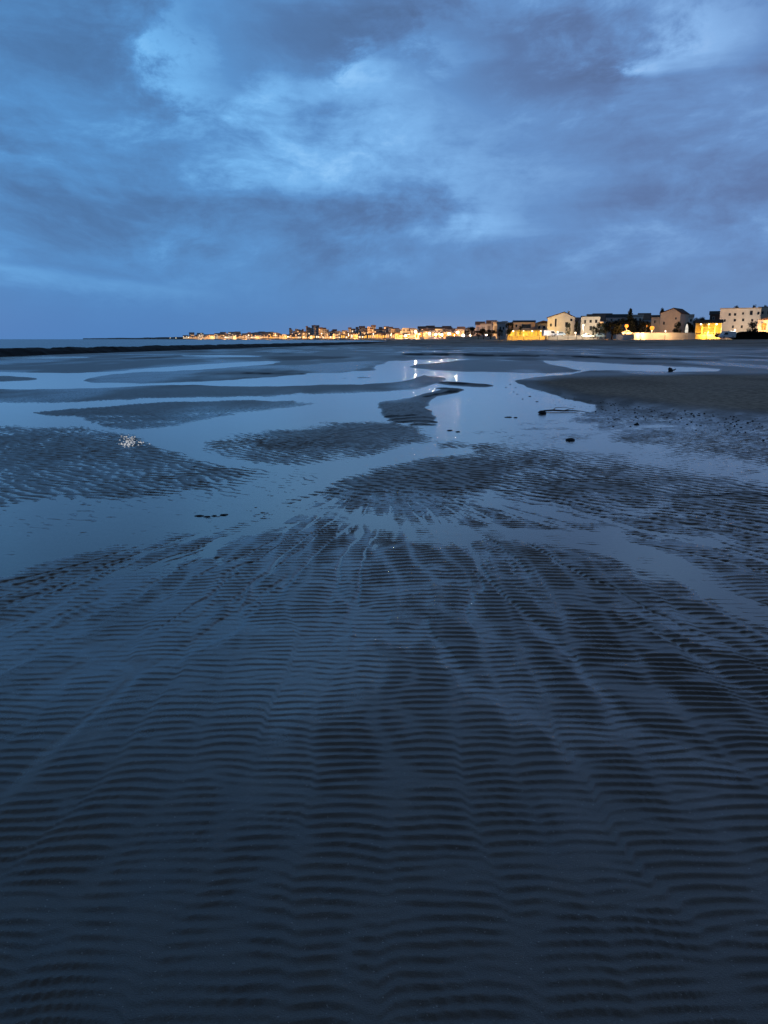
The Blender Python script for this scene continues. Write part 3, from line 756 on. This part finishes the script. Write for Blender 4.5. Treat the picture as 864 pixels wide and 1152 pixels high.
# terrace with yellow lights under the villa
Yt = 292; m_ = M_PX(Yt); root = empty('lit_terrace', P(592, 381, Yt), -math.atan2(XP(592, Yt), Yt)); tag(root, 'long glowing yellow seaside terrace below the pink villa', 'terrace')
hw = 21 * m_
b = MB(); b.box(-hw, hw, 3.6, 3.8, -1, 9.5 * m_); b.build('wall', W_YELLOW, root)
b = MB(); b.box(-hw, hw, -.2, 0, -1, 3 * m_); b.build('parapet', W_YELLOW, root)
b = MB(); b.prism([(-.3, 9.2 * m_), (3.6, 9.6 * m_), (3.6, 9.8 * m_), (-.3, 9.4 * m_)], -hw * .55, hw); b.build('awning', PALE_ROOF, root)
for q in np.linspace(-.5, .98, 6):
    b = MB(); b.box(q * hw - .07, q * hw + .07, -.15, -.05, 3 * m_ + .01, 9.1 * m_); b.build('post', W_WHITE, root)
for q in (-.8, -.35, .05, .4, .8):
    b = MB(); b.box(q * hw - 1.1, q * hw + 1.1, 3.45, 3.59, 3.2 * m_, 7.8 * m_); b.build('glow_panel', G_YEL, root)  # glowing panels imitate lamplit stretches of the terrace wall
for q in (-.7, -.15, .3, .75):
    b = MB(); b.ball((q * hw, 1.2, 8.3 * m_), .25); b.build('wall_lamp', G_WHITE, root, True)

# low lit sea walls
def sea_wall(px0, px1, pyt, pyb, Yd, label, m, kinks=0):
    a = P(px0, pyb, Yd); c = P(px1, pyb, Yd); mm = M_PX(Yd)
    L = c[0] - a[0]; root = empty('sea_wall', ((a[0] + c[0]) / 2, Yd, a[2])); tag(root, label, 'wall')
    b = MB(); b.box(-L / 2, L / 2, 0, .35, -1, (pyb - pyt) * mm); b.build('wall', m, root)
    b = MB(); b.box(-L / 2 - .03, L / 2 + .03, -.06, .41, (pyb - pyt) * mm + .003, (pyb - pyt) * mm + .13); b.build('coping', PALE_ROOF, root)
    for q in np.arange(-L / 2 + 2, L / 2, 5.2):
        b = MB(); b.box(q - .2, q + .2, -.05, -.003, -1, (pyb - pyt) * mm - .02); b.build('pilaster', m, root)
    return root
sea_wall(713, 781.5, 374.8, 381, 258, 'long low cream wall lit by street lamps along the beach top', W_CREAM)
sea_wall(693, 712, 376.5, 381.2, 261, 'short stretch of white wall under the big dark tree', W_WHITE)
sea_wall(616, 672, 377.6, 381, 282, 'low grey wall below the white houses', W_GREY)
sea_wall(502, 558, 378.6, 381, 345, 'faint low wall at the far end of the beach below the dark trees', W_CREAM)

# ------------------------------------------------------------------ street lamps
def lamp_post(px, py, Yd, label, power, col, white=False, rad=.32, group='street lamps along the seafront', pybase=380.5, name='street_lamp'):
    base = P(px, pybase, Yd); top = P(px, py, Yd); h = top[2] - base[2]
    root = empty(name, base); tag(root, label, 'street lamp', group)
    b = MB(); b.tube([(0, 0, -1), (0, 0, h * .5), (0, 0, h - rad)], [.11, .08, .06], 8); b.build('pole', METAL, root, True)
    b = MB(); b.ball((0, 0, h), rad); b.build('lamp_globe', G_BRIGHT if white == 2 else G_WHITE if white else G_LAMP, root, True)
    b = MB(); b.tube([(0, 0, h + rad * .8), (0, 0, h + rad * 1.15)], [rad * .7, rad * .2], 10); b.build('lamp_cap', METAL, root, True)
    if power:
        l = bpy.data.lights.new('lamp_light', 'SPOT'); l.energy = power; l.color = col; l.shadow_soft_size = .4
        l.spot_size = R(165); l.spot_blend = .6
        lo = bpy.data.objects.new('lamp_light', l); COL.objects.link(lo); lo.parent = root; lo.location = (0, -.9, h - rad - .1)
        lo.rotation_euler = (R(84), 0, -math.atan2(base[0], base[1]))
    return root
ORG = (1.0, .45, .12); WRM = (1.0, .66, .38); YEL = (1.0, .54, .08)
lamp_post(704, 366.7, 262, 'orange street lamp glowing against the dark conifer', 5000, ORG, rad=.62)
lamp_post(732.7, 369, 264, 'orange street lamp in front of the pink gabled house', 5500, (1, .58, .30), rad=.72)
lamp_post(726.6, 366.4, 290, 'small dim orange street lamp just left of the one at the pink gable', 900, ORG, rad=.34)
lamp_post(655.5, 366, 270, 'white street lamp by the floodlit house', 9000, (1, .80, .50), True, .3)
lamp_post(647, 374.5, 270, 'low warm lamp between the two white houses', 2500, WRM, True, .3)
lamp_post(627, 373.5, 270, 'warm lamp in front of the tall white gabled house', 2000, (1, .80, .66), True, .22)
lamp_post(589, 374, 281, 'yellow lamp at the middle of the lit terrace', 5500, YEL, False, .45)
lamp_post(607, 373.5, 283, 'yellow lamp at the right end of the lit terrace', 1800, YEL, False, .40)
lamp_post(576, 374, 283, 'yellow lamp at the left end of the lit terrace', 2600, YEL, False, .36)
lamp_post(748, 372.5, 255, 'warm lamp before the long cream wall', 2200, (1, .62, .30), True, .22)
lamp_post(795, 371.5, 262.5, 'yellow lamp glowing inside the yellow pavilion', 5200, YEL, False, .42)
lamp_post(826, 371, 258, 'warm lamp on the seafront before the apartment block', 9500, (1, .72, .46), True, .20)
lamp_post(858, 366, 260.8, 'orange lamp at the doorway on the right edge', 1800, ORG, False, .3)
lamp_post(721, 375, 257, 'low warm lamp at the left end of the cream wall', 1800, (1, .62, .30), True, .20)

# furled parasol / white pillar; its canopy glows in place of lamplight
b0 = P(771.6, 381, 257); mm = M_PX(257); root = empty('parasol', b0); tag(root, 'furled white parasol with painted glow standing by the cream wall', 'parasol')
b = MB(); b.tube([(0, 0, 0), (0, 0, 16.3 * mm)], .05, 8); b.build('pole', METAL, root, True)
b = MB(); b.tube([(0, 0, 6.5 * mm), (0, 0, 8 * mm), (0, 0, 12 * mm), (0, 0, 15 * mm), (0, 0, 16.2 * mm)], [.42, .5, .42, .25, .06], 12); b.build('canopy', glow('glow_canvas', (1, .93, .8), .85), root, True)

# ------------------------------------------------------------------ vehicles and covered boat before the houses
TYRE = plain('tyre_rubber', (.015, .015, .016), .8, 4, .2)
PAINT_W = plain('white_paint', (.62, .64, .66), .35, 2, .08, .5); PAINT_B = plain('blue_paint', (.16, .24, .34), .35, 2, .1, .5); PAINT_G = plain('grey_paint', (.32, .34, .36), .35, 2, .1, .5)
def car(px, pyb, Yd, label, paint, van=False, rz=0.0, group='vehicles parked before the houses'):
    root = empty('parked_van' if van else 'parked_car', P(px, pyb, Yd), rz); tag(root, label, 'van' if van else 'car', group)
    L, Wd, Hh = (4.9, 1.95, 2.15) if van else (4.2, 1.75, 1.45)
    hl = L / 2
    if van: pr = [(-hl, .35), (hl, .35), (hl, .95), (hl * .82, 1.1), (hl * .55, Hh - .05), (hl * .45, Hh), (-hl * .97, Hh), (-hl, Hh - .15)]
    else: pr = [(-hl, .35), (hl, .35), (hl, .68), (hl * .9, .8), (hl * .42, .92), (hl * .12, Hh - .03), (-hl * .5, Hh), (-hl * .82, .98), (-hl * .97, .92)]
    b = MB(); b.prism([(x, z) for x, z in pr], -Wd / 2, Wd / 2, axis='y'); bd = b.build('body', paint, root)
    b = MB()
    zl, zh = (1.15, Hh - .3) if van else (.96, Hh - .12)
    for s_ in (-1, 1):
        y = s_ * (Wd / 2 + .004)
        if van: b.quad((hl * .1, y, zl), (hl * .68, y, zl), (hl * .5, y, zh), (hl * .1, y, zh))
        else: b.quad((-hl * .66, y, zl), (hl * .3, y, zl), (hl * .1, y, zh), (-hl * .5, y, zh))
    b.build('window', GLASS, bd)
    for x_ in (-hl * .62, hl * .62):
        for s_ in (-1, 1):
            b = MB(); b.tube([(x_, s_ * (Wd / 2 - .2), .33), (x_, s_ * (Wd / 2 + .02), .33)], .33, 14); wh = b.build('wheel', TYRE, root, False)
            b = MB(); b.tube([(x_, s_ * (Wd / 2 + .02), .33), (x_, s_ * (Wd / 2 + .035), .33)], .2, 12); b.build('rim', PAINT_G, wh)
    for s_ in (-1, 1):
        b = MB(); b.box(hl - .01, hl + .03, s_ * .62 - .16, s_ * .62 + .16, .62, .78); b.build('headlight', FRAME, root)
    return root
car(817.5, 380.8, 250, 'white van parked right of the yellow pavilion', PAINT_W, True, R(188))
car(824, 377.5, 262, 'blue grey car parked behind the white van', PAINT_B, False, R(5))
car(661, 380, 274, 'white car parked left before the floodlit house', PAINT_W, False, R(4))
car(672.5, 380, 275, 'pale blue car parked right before the floodlit house', PAINT_B, False, R(184))
car(618, 378.7, 276, 'pale van at the left foot of the tall white house', PAINT_W, True, R(10))
car(629, 378.2, 275, 'blue car in front of the tall white house', PAINT_B, False, R(176))
car(706, 377.2, 264, 'white car by the wall under the street lamp', PAINT_W, False, R(3))
car(545, 380.2, 350, 'pale car far left below the dark trees', PAINT_W, False, R(8))

# long dark hedge mound on the right
b = MB(); rng = random.Random(3)
LEAF = plain('hedge_leaf', (.010, .014, .010), .8, 1.0, .5, .1)
root = empty('hedge', P(848, 380.8, 250)); tag(root, 'long low rounded dark hedge at the right edge of the beach', 'hedge')
mm = M_PX(250)
for i in range(4200):
    x = rng.uniform(-1, 1); hh = (7.4 * mm) * (1 - max(0, abs(x) - .45) ** 2 / .3 * .9)
    z = rng.random() ** .6 * hh; y = rng.uniform(0, 2.2)
    c = np.array((x * 25 * mm, y, z)); s_ = rng.uniform(.12, .3)
    u = np.array([rng.gauss(0, 1) for _ in range(3)]); u /= np.linalg.norm(u); v = np.cross(u, [rng.gauss(0, 1) for _ in range(3)]); v /= np.linalg.norm(v)
    b.quad(tuple(c - u * s_), tuple(c + v * s_ * .5), tuple(c + u * s_), tuple(c - v * s_ * .5))
b.build('foliage', LEAF, root)
b = MB(); b.prism([(.2, -.8), (2.0, -.8), (1.9, 5.2 * mm), (1.1, 6.3 * mm), (.4, 5.2 * mm)], -22 * mm, 24 * mm); b.build('stem_mass', LEAF, root)

# ------------------------------------------------------------------ trees
BARK = plain('bark', (.03, .025, .02), .9, 5, .3)
def leaf_mat(n, c): return plain('leaf_' + n, c, .75, .7, .55, .2)
LM = [leaf_mat('olive', (.011, .015, .010)), leaf_mat('pine', (.012, .018, .014)), leaf_mat('brown', (.028, .024, .016))]
def tree_meshes(seed, kind, n):
    rng = random.Random(seed); b = MB(); t = MB()
    if kind == 'round':                  # unit tree: height 1, crown radius about .42
        t.tube([(0, 0, -.08), (.01, 0, .18), (.0, .01, .45)], [.035, .028, .016], 8)
        cl = []
        for i in range(15):
            a = rng.uniform(0, 2 * PI); q = rng.random() ** .5 * .33; z = rng.uniform(.34, .84)
            q *= 1 - abs(z - .55) * .9
            cl.append((q * math.cos(a), q * math.sin(a), z, rng.uniform(.09, .17)))
        for c in cl[:7]: t.tube([(0, 0, .25), (c[0] * .5, c[1] * .5, .25 + (c[2] - .25) * .6), c[:3]], [.014, .009, .004], 6)
    else:                                # conifer
        t.tube([(0, 0, -.08), (0, 0, .5), (0, 0, .96)], [.03, .018, .004], 8); cl = []
        for i in range(26):
            z = .14 + .82 * i / 25; q = (.23 * (1 - z) + .02); a = rng.uniform(0, 2 * PI)
            cl.append((q * .6 * math.cos(a), q * .6 * math.sin(a), z, q * .8 + .02))
            if i % 4 == 0: t.tube([(0, 0, z - .03), (q * math.cos(a), q * math.sin(a), z)], [.006, .002], 5)
    for i in range(n):
        c = rng.choice(cl); d = np.array([rng.gauss(0, 1) for _ in range(3)]); d /= np.linalg.norm(d)
        p = np.array(c[:3]) + d * c[3] * rng.random() ** .4
        s_ = rng.uniform(.014, .034)
        u = np.array([rng.gauss(0, 1) for _ in range(3)]); u /= np.linalg.norm(u); v = np.cross(u, [rng.gauss(0, 1) for _ in range(3)]); v /= np.linalg.norm(v)
        b.quad(tuple(p - u * s_), tuple(p + v * s_ * .55), tuple(p + u * s_), tuple(p - v * s_ * .55))
    return b.mesh('crown', LM[0 if kind == 'round' else 1]), t.mesh('trunk', BARK, True)
TM = {('round', i): tree_meshes(20 + i, 'round', 2200) for i in range(4)}
TM[('cone', 0)] = tree_meshes(40, 'cone', 2200)
def tree(px, pytop, pybase, Yd, wpx, label, kind='round', v=0, group='trees among the seafront houses', name=None):
    base = P(px, pybase, Yd); mm = M_PX(Yd); h = (pybase - pytop) * mm
    root = empty(name or ('conifer' if kind == 'cone' else 'tree'), base, random.uniform(0, 6)); tag(root, label, 'tree', group)
    sxy = wpx * mm / (.84 if kind == 'round' else .5)
    for nm, mesh in zip(('crown', 'trunk'), TM[(kind, v)]):
        o = bpy.data.objects.new(nm, mesh); COL.objects.link(o); o.parent = root; o.scale = (sxy, sxy, h)
    return root
tree(572.5, 362, 381, 295, 12, 'dark round tree between grey house and pink villa', v=0)
tree(562, 370, 381, 300, 9, 'low dark tree in front of the pale grey end house', v=1)
tree(552, 370.5, 381, 330, 17, 'broad low dark tree left of the pale grey house', v=2)
tree(544, 368, 381, 345, 12, 'dark tree further left standing behind the pale car', v=3)
tree(530, 367.5, 381, 360, 16, 'leftmost dark tree of the clump at the end of the beach lamps', v=1)
tree(577, 362.5, 380, 312, 9, 'slim dark tree touching the pink villa roof', v=3)
tree(639, 363, 381, 274, 8, 'small dark tree against the tall white gabled house', v=1)
tree(648.5, 360, 381, 282, 8, 'dark tree filling the gap between the two white houses', v=2)
tree(672.5, 362, 380, 278, 9, 'thin dark tree shading the right side of the floodlit house', v=0)
tree(688, 359.5, 381.5, 268, 26, 'biggest dark spreading tree right of the floodlit house', v=2)
tree(700, 358, 381, 285, 18, 'dark tree behind the lamp lit conifer base', v=1)
tree(707, 348, 381, 276, 14, 'tall pointed dark conifer above the orange lamp', 'cone', 0)
tree(716, 358.5, 381, 282, 20, 'wide dark tree just right of the tall conifer', v=0)
tree(727, 359, 381, 292, 14, 'dark tree left of the pink gabled house', v=3)
tree(761, 361.5, 381, 262, 12.5, 'round dark bush tree before the right corner of the pink gabled house', v=0)
tree(781, 357.5, 381, 300, 13, 'dark tree behind the yellow pavilion left end', v=1)
tree(789, 356, 381, 306, 14, 'dark tree rising behind the yellow pavilion roof', v=2)
tree(768, 362, 381, 290, 10, 'small dark tree behind the furled parasol', v=3)
tree(846.5, 361, 381, 254, 15.5, 'round clipped dark tree before the apartment block', v=0)
tree(743, 346.5, 372, 330, 8, 'dark treetop showing over the left slope of the pink gable', v=1)
tree(829, 340.5, 372, 330, 8, 'dark treetop left of two above the apartment roof', v=3)
tree(825, 344.5, 372, 335, 9, 'low dark treetop above the left part of the apartment roof', v=1)
tree(845.5, 342, 372, 330, 7, 'dark treetop right of two above the apartment roof', v=2)
tree(681, 361, 381.5, 272, 17, 'dark tree at the left flank of the biggest dark tree', v=3)
tree(695, 362, 381.5, 266, 16, 'low bushy dark tree between the biggest tree and the left orange lamp', v=0)
tree(711, 357, 381, 288, 17, 'dark tree crowding the right foot of the tall conifer', v=2)
tree(723.5, 361.5, 381, 274, 15, 'dark tree below the small dim orange lamp', v=1)
tree(667.5, 366.5, 381, 276, 8, 'small dark shrubby tree before the floodlit wall', v=1)
tree(776, 360, 381, 286, 13, 'dark tree between furled parasol and yellow pavilion', v=3)
tree(786, 358, 381, 294, 14, 'dark tree directly over the left half of the pavilion roof', v=0)
tree(803, 352, 378, 312, 13, 'dark tree beside the brown unlit house', v=2)
tree(860, 343, 375, 320, 14, 'dark treetop over the stepped block at the frame edge', v=0)
tree(538, 371.5, 381, 338, 11, 'small dark tree between the two leftmost dark trees', v=0)
tree(585, 366.5, 380.5, 296, 7, 'small dark tree rising from the left of the lit terrace', v=1)
tree(806, 374.5, 381.5, 255, 8, 'small dark shrub at the right foot of the yellow pavilion', v=3, name='shrub')

# ------------------------------------------------------------------ distant town round the bay
rng = random.Random(12)
def far_building(px, wpx, pytop, pybase, Yd, wall, lit, frac, label, group, seed, pitched):
    q = random.Random(seed); base = P(px, pybase, Yd); mm = M_PX(Yd)
    root_z = base[2]; hw = wpx / 2 * mm; ht = max((pybase - pytop) * mm, 4); dp = min(14, hw * 1.6)
    b = MB(); b.box(-hw, hw, 0, dp, -6, ht, 0)
    if pitched: b.prism([(-.5, ht + .02), (dp + .5, ht + .02), (dp / 2, ht + min(3, ht * .3))], -hw - .4, hw + .4, 1)
    else: b.box(-hw - .3, hw + .3, -.3, dp + .3, ht + .02, ht + .6, 1)
    nf = max(1, int(ht / 3.4)); nc = max(2, int(2 * hw / 3.4)); cw = 2 * hw / nc; ch = ht / nf
    for i in range(nc):
        for j in range(nf):
            x0 = -hw + (i + .2) * cw; z0 = (j + .22) * ch; on = q.random() < frac * (1.6 if j == 0 else .8)
            b.box(x0, x0 + cw * .6, -.06, -.004, z0, z0 + ch * .6, 2 if on else 3)
    o = b.build('town_building', [wall, TOWN_ROOF if pitched else PALE_ROOF, lit, TOWN_PANE]); o.location = base
    o.rotation_euler = (0, 0, -math.atan2(base[0], base[1])); tag(o, label, 'building', group)
    return o
def townsc(px):      # range and base row along the bay for a photo column
    t_ = np.interp(px, [190, 210, 260, 330, 400, 440, 500, 560], [3300, 3000, 2300, 1650, 1150, 920, 560, 380])
    return float(t_)
FW = glow('far_warm', (1.0, .50, .20), 1.7); FO = glow('far_orange', (1.0, .36, .05), 1.6); FY = glow('far_yellow', (1.0, .48, .08), 1.8); FP = glow('far_pale', (1.0, .76, .50), 1.6)
sd = 100
segs = [  # from, to, low row, top range, count, lit materials, lit fraction, label, group
    (207, 300, 381.0, (376.2, 379), 24, (FW, FP), .70, 'tiny lamp lit building on the low far headland across the sea', 'lit buildings on the far headland'),
    (300, 345, 381.0, (374.5, 378.5), 15, (FW, FY, FP), .70, 'small brightly lit waterfront building left of the town hill', 'waterfront buildings left of the town hill'),
    (345, 425, 381.0, (375.5, 379), 22, (FP, FY, FW), .62, 'small lit waterfront building at the foot of the town hill', 'waterfront buildings at the foot of the town hill'),
    (425, 460, 381.0, (375, 378.5), 10, (FW, FY), .7, 'lit low building on the seafront right of the town hill', 'seafront buildings right of the town hill'),
    (455, 522, 381.0, (370, 376), 14, (FY, FO, FW), .8, 'yellow floodlit building in the brightest stretch of seafront', 'yellow lit buildings in the brightest seafront stretch'),
]
for x0, x1, pb, tp, n, lits, fr, lab, grp in segs:
    for i in range(n):
        px = x0 + (x1 - x0) * (i + rng.uniform(.1, .9)) / n; sd += 1
        far_building(px, (x1 - x0) / n * rng.uniform(1.0, 1.7), rng.uniform(*tp), pb, townsc(px) * rng.uniform(.99, 1.03), rng.choice([W_CREAM, W_WHITE, W_PINK, W_CREAM]), rng.choice(lits), fr, lab, grp, sd, rng.random() < .5)
rows2 = [  # buildings standing higher, behind
    (215, 325, 378.5, (374.2, 378), 30, 'dim pale building on the rising ground of the far headland', 'buildings on the rising far headland', .14),
    (326, 362, 376.5, (367.5, 374), 20, 'dim pale building on the crest of the town hill', 'buildings on the crest of the town hill', .18),
    (360, 420, 377, (370, 375), 26, 'dim grey building on the right slope of the town hill', 'buildings on the right slope of the town hill', .10),
    (405, 450, 376.5, (367.5, 374), 19, 'tall dim block on the skyline above the seafront', 'tall blocks on the skyline above the seafront', .12),
    (450, 540, 377.5, (369, 372), 17, 'dim dark roofed building behind the yellow lit seafront', 'dark roofed buildings behind the lit seafront', .16),
    (536, 578, 378, (362, 367), 7, 'grey dusk building above the dark trees', 'grey buildings above the dark trees', .04),
    (640, 735, 377, (357.5, 362), 9, 'unlit grey building glimpsed behind the seafront trees', 'grey buildings behind the seafront trees', .03),
]
for x0, x1, pb, tp, n, lab, grp, fr in rows2:
    for i in range(n):
        px = x0 + (x1 - x0) * (i + rng.uniform(.1, .9)) / n; sd += 1
        Yd = townsc(px) * rng.uniform(1.07, 1.16) if px < 560 else rng.uniform(380, 430)
        far_building(px, (x1 - x0) / n * rng.uniform(.9, 2.6), rng.uniform(*tp), pb, Yd, rng.choice([W_GREY, W_WHITE, W_PINK, W_GREY]), rng.choice([FW, FP]), fr, lab, grp, sd, rng.random() < .6)
# lamps on the bay road: few with names of their own, the rest a row
far_lamps = [(191.5, 380.3, .55, 1), (198, 380.2, .6, 1), (212, 379.6, .8, 1), (228, 379.6, .6, 0), (241, 379.5, .6, 0), (254, 379.4, .6, 1), (268, 379.5, .5, 0), (283, 379.3, .5, 1),
    (305, 379, .6, 0), (317, 378.8, .7, 0), (324, 378.8, .7, 1), (342, 379, .5, 1), (358, 379, .45, 1), (372, 379.2, .45, 1), (392, 378.6, .6, 0), (398, 378.4, .7, 0), (408, 379, .4, 1),
    (429, 378.6, .42, 0), (437, 378.5, .42, 0), (446, 378.4, .42, 0), (456, 377.6, .42, 2), (467.5, 373.5, .6, 2), (472, 376, .5, 1), (483, 375.5, .4, 2), (490, 376.5, .36, 2), (497, 376.5, .42, 2), (505, 375.5, .34, 2), (514.5, 374, .36, 2),
    (521, 377.6, .42, 2), (529.5, 377.2, .3, 2), (538.5, 377.8, .3, 2), (547, 377, .24, 2), (556, 378.8, .3, 0)]
for px, py, rr, wh in far_lamps:
    Yd = townsc(px) * .955
    lab = 'pinpoint white or orange lamp on the distant bay road' if px < 450 else 'bright lamp on the nearer seafront whose reflection streaks the far pool'
    lamp_post(px, py, Yd, lab, 0, ORG, wh, rr * (1.5 if Yd > 1000 else 1.0), 'lamps on the distant bay road' if px < 450 else 'lamps on the nearer seafront', pybase=381.3)
# wash lamps added to brighten the seafront fronts
ADDED_LAMPS = [(225, 420e3), (252, 380e3), (280, 300e3), (310, 230e3), (336, 180e3), (362, 140e3), (392, 150e3), (420, 70e3), (440, 60e3), (459, 42e3), (476, 30e3), (494, 24e3), (511, 17e3), (531, 6e3), (548, 5e3)]
for px, e_ in ADDED_LAMPS:
    Yd = townsc(px) * .93; l = M_PX(Yd)
    lab = 'added wash lamp brightening the distant fronts with warm light' if px < 450 else 'added wash lamp brightening the yellow lit seafront fronts'
    lamp_post(px, 381.3 - max(3.2, min(6, 9 / l)), Yd, lab, e_ * 1.6, (1.0, .52, .18), px < 450, .5 if Yd > 900 else .28, 'added wash lamps on the distant front' if px < 450 else 'added wash lamps on the nearer seafront', pybase=381.3, name='added_lamp')

# ------------------------------------------------------------------ things lying on the flats
DARKROCK = plain('dark_rock', (.018, .017, .017), .6, 9, .5, .35, .6)
DRIFT = plain('driftwood', (.022, .019, .017), .75, 12, .4, .25, .5)
def rock(px, py, w_, h_, label, seed, name='rock', group=None, cat='rock', m=DARKROCK):
    x, y, _ = G(px, py); z = max(ground_z(x, y), 0.0) - .012
    q = random.Random(seed); b = MB(); b.ball((0, 0, h_ * .42), .5, 14, 9, 0, (w_, w_ * .8, h_), .24, q)
    o = b.build(name, m, None, True); o.location = (x, y, z); o.rotation_euler = (0, 0, q.uniform(0, 6)); tag(o, label, cat, group)
    sb = o.modifiers.new('smooth', 'SUBSURF'); sb.levels = 1; sb.render_levels = 1
    return o
rock(610, 465.5, .18, .09, 'round dark rock in the channel beside the driftwood branch', 1)
rock(641.5, 495.5, .17, .055, 'flat dark rock lying alone in open water right of centre', 2)
x, y, _ = G(626, 463); root = empty('driftwood_branch', (x, y, .0)); tag(root, 'thin dark driftwood branch with twigs lying by the round rock', 'driftwood')
mm = y / F
b = MB(); b.tube([(-14 * mm, .05, .015), (-4 * mm, .0, .03), (8 * mm, -.05, .02), (20 * mm, .02, .02), (27 * mm, .1, .005)], [.012, .017, .014, .010, .004], 8); b.build('stem', DRIFT, root, True)
for pts in ([(-4 * mm, 0, .03), (2 * mm, .25, .06), (14 * mm, .5, .05), (24 * mm, .7, .01)], [(8 * mm, -.05, .02), (14 * mm, .1, .04), (22 * mm, .2, .05)], [(18 * mm, 0, .02), (24 * mm, -.2, .03), (31 * mm, -.3, .01)]):
    b = MB(); b.tube(pts, [.009, .007, .005, .003][:len(pts)], 6); b.build('twig', DRIFT, root, True)
x, y, _ = G(754, 418.5); root = empty('stump', (x, y, -.05)); tag(root, 'short dark stump standing in the pool behind the sand bank', 'stump')
b = MB(); b.tube([(0, 0, 0), (.01, 0, .10), (-.01, .01, .20), (.0, 0, .24)], [.13, .10, .10, .07], 12); b.build('trunk', DRIFT, root, True)
b = MB(); b.tube([(.05, 0, .12), (.2, 0, .15), (.26, .02, .19)], [.04, .03, .02], 8); b.build('snag', DRIFT, root, True)
pr = random.Random(9)
for i, (px, py) in enumerate([(569, 436), (574, 432.5), (578, 441), (582, 443.5), (596, 446), (588, 449), (604, 452), (580, 436)]):
    rock(px, py, pr.uniform(.05, .11), pr.uniform(.02, .035), 'small dark stone in the water off the tip of the sand bank', 30 + i, 'stone', 'stones off the tip of the sand bank', 'stone')
for i, (px, py, s_) in enumerate([(224, 580.5, .10), (233, 581.5, .07), (241, 580.5, .06), (252, 579.5, .09)]):
    rock(px, py, s_, .022, 'flat dark scrap of seaweed on wet sand left of centre', 50 + i, 'seaweed_scrap', 'seaweed scraps left of centre', 'seaweed', DRIFT)
for i, (px, py, s_) in enumerate([(506, 484.5, .10), (515, 486, .08), (572, 469.5, .16), (580, 470, .10), (694, 472, .14), (716, 478, .12)]):
    rock(px, py, s_, .03, 'small dark lump of weed in the shallow main channel', 60 + i, 'weed_lump', 'weed lumps in the main channel', 'seaweed', DRIFT)
# shingle along the foot of the bank: nobody could count it
b = MB(); n = 0
while n < 380:
    px = pr.uniform(590, 960); t_ = pr.gauss(0, 1)
    yb = np.interp(px, [576, 604, 650, 740, 800, 864, 960], [430, 441, 453, 465, 471, 476, 484]) + abs(t_) * 9 - 3
    x, y, _ = G(px, yb); gz = ground_z(x, y); s_ = pr.uniform(.006, .02)
    b.ball((x, y, max(gz, -.01) + s_ * .2), s_, 6, 4, 0, (1.2, 1, .6), .2, pr); n += 1
o = b.build('shingle', DARKROCK, None, True); tag(o, 'dark shingle strewn along the foot of the right hand sand bank', 'shingle', kind='stuff')
# glowing white specks painted in as glints on the wet ripples
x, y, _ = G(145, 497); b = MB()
GLINTS = glow('glints', (.92, .95, 1.0), .62)
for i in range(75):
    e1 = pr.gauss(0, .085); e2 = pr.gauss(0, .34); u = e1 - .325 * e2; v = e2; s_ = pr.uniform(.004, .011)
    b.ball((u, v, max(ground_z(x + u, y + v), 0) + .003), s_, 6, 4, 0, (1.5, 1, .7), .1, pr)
o = b.build('glints', GLINTS, None, True); o.location = (x, y, 0); tag(o, 'small patch of glowing white specks painted as glints on rippled sand at left', 'glints', kind='stuff')
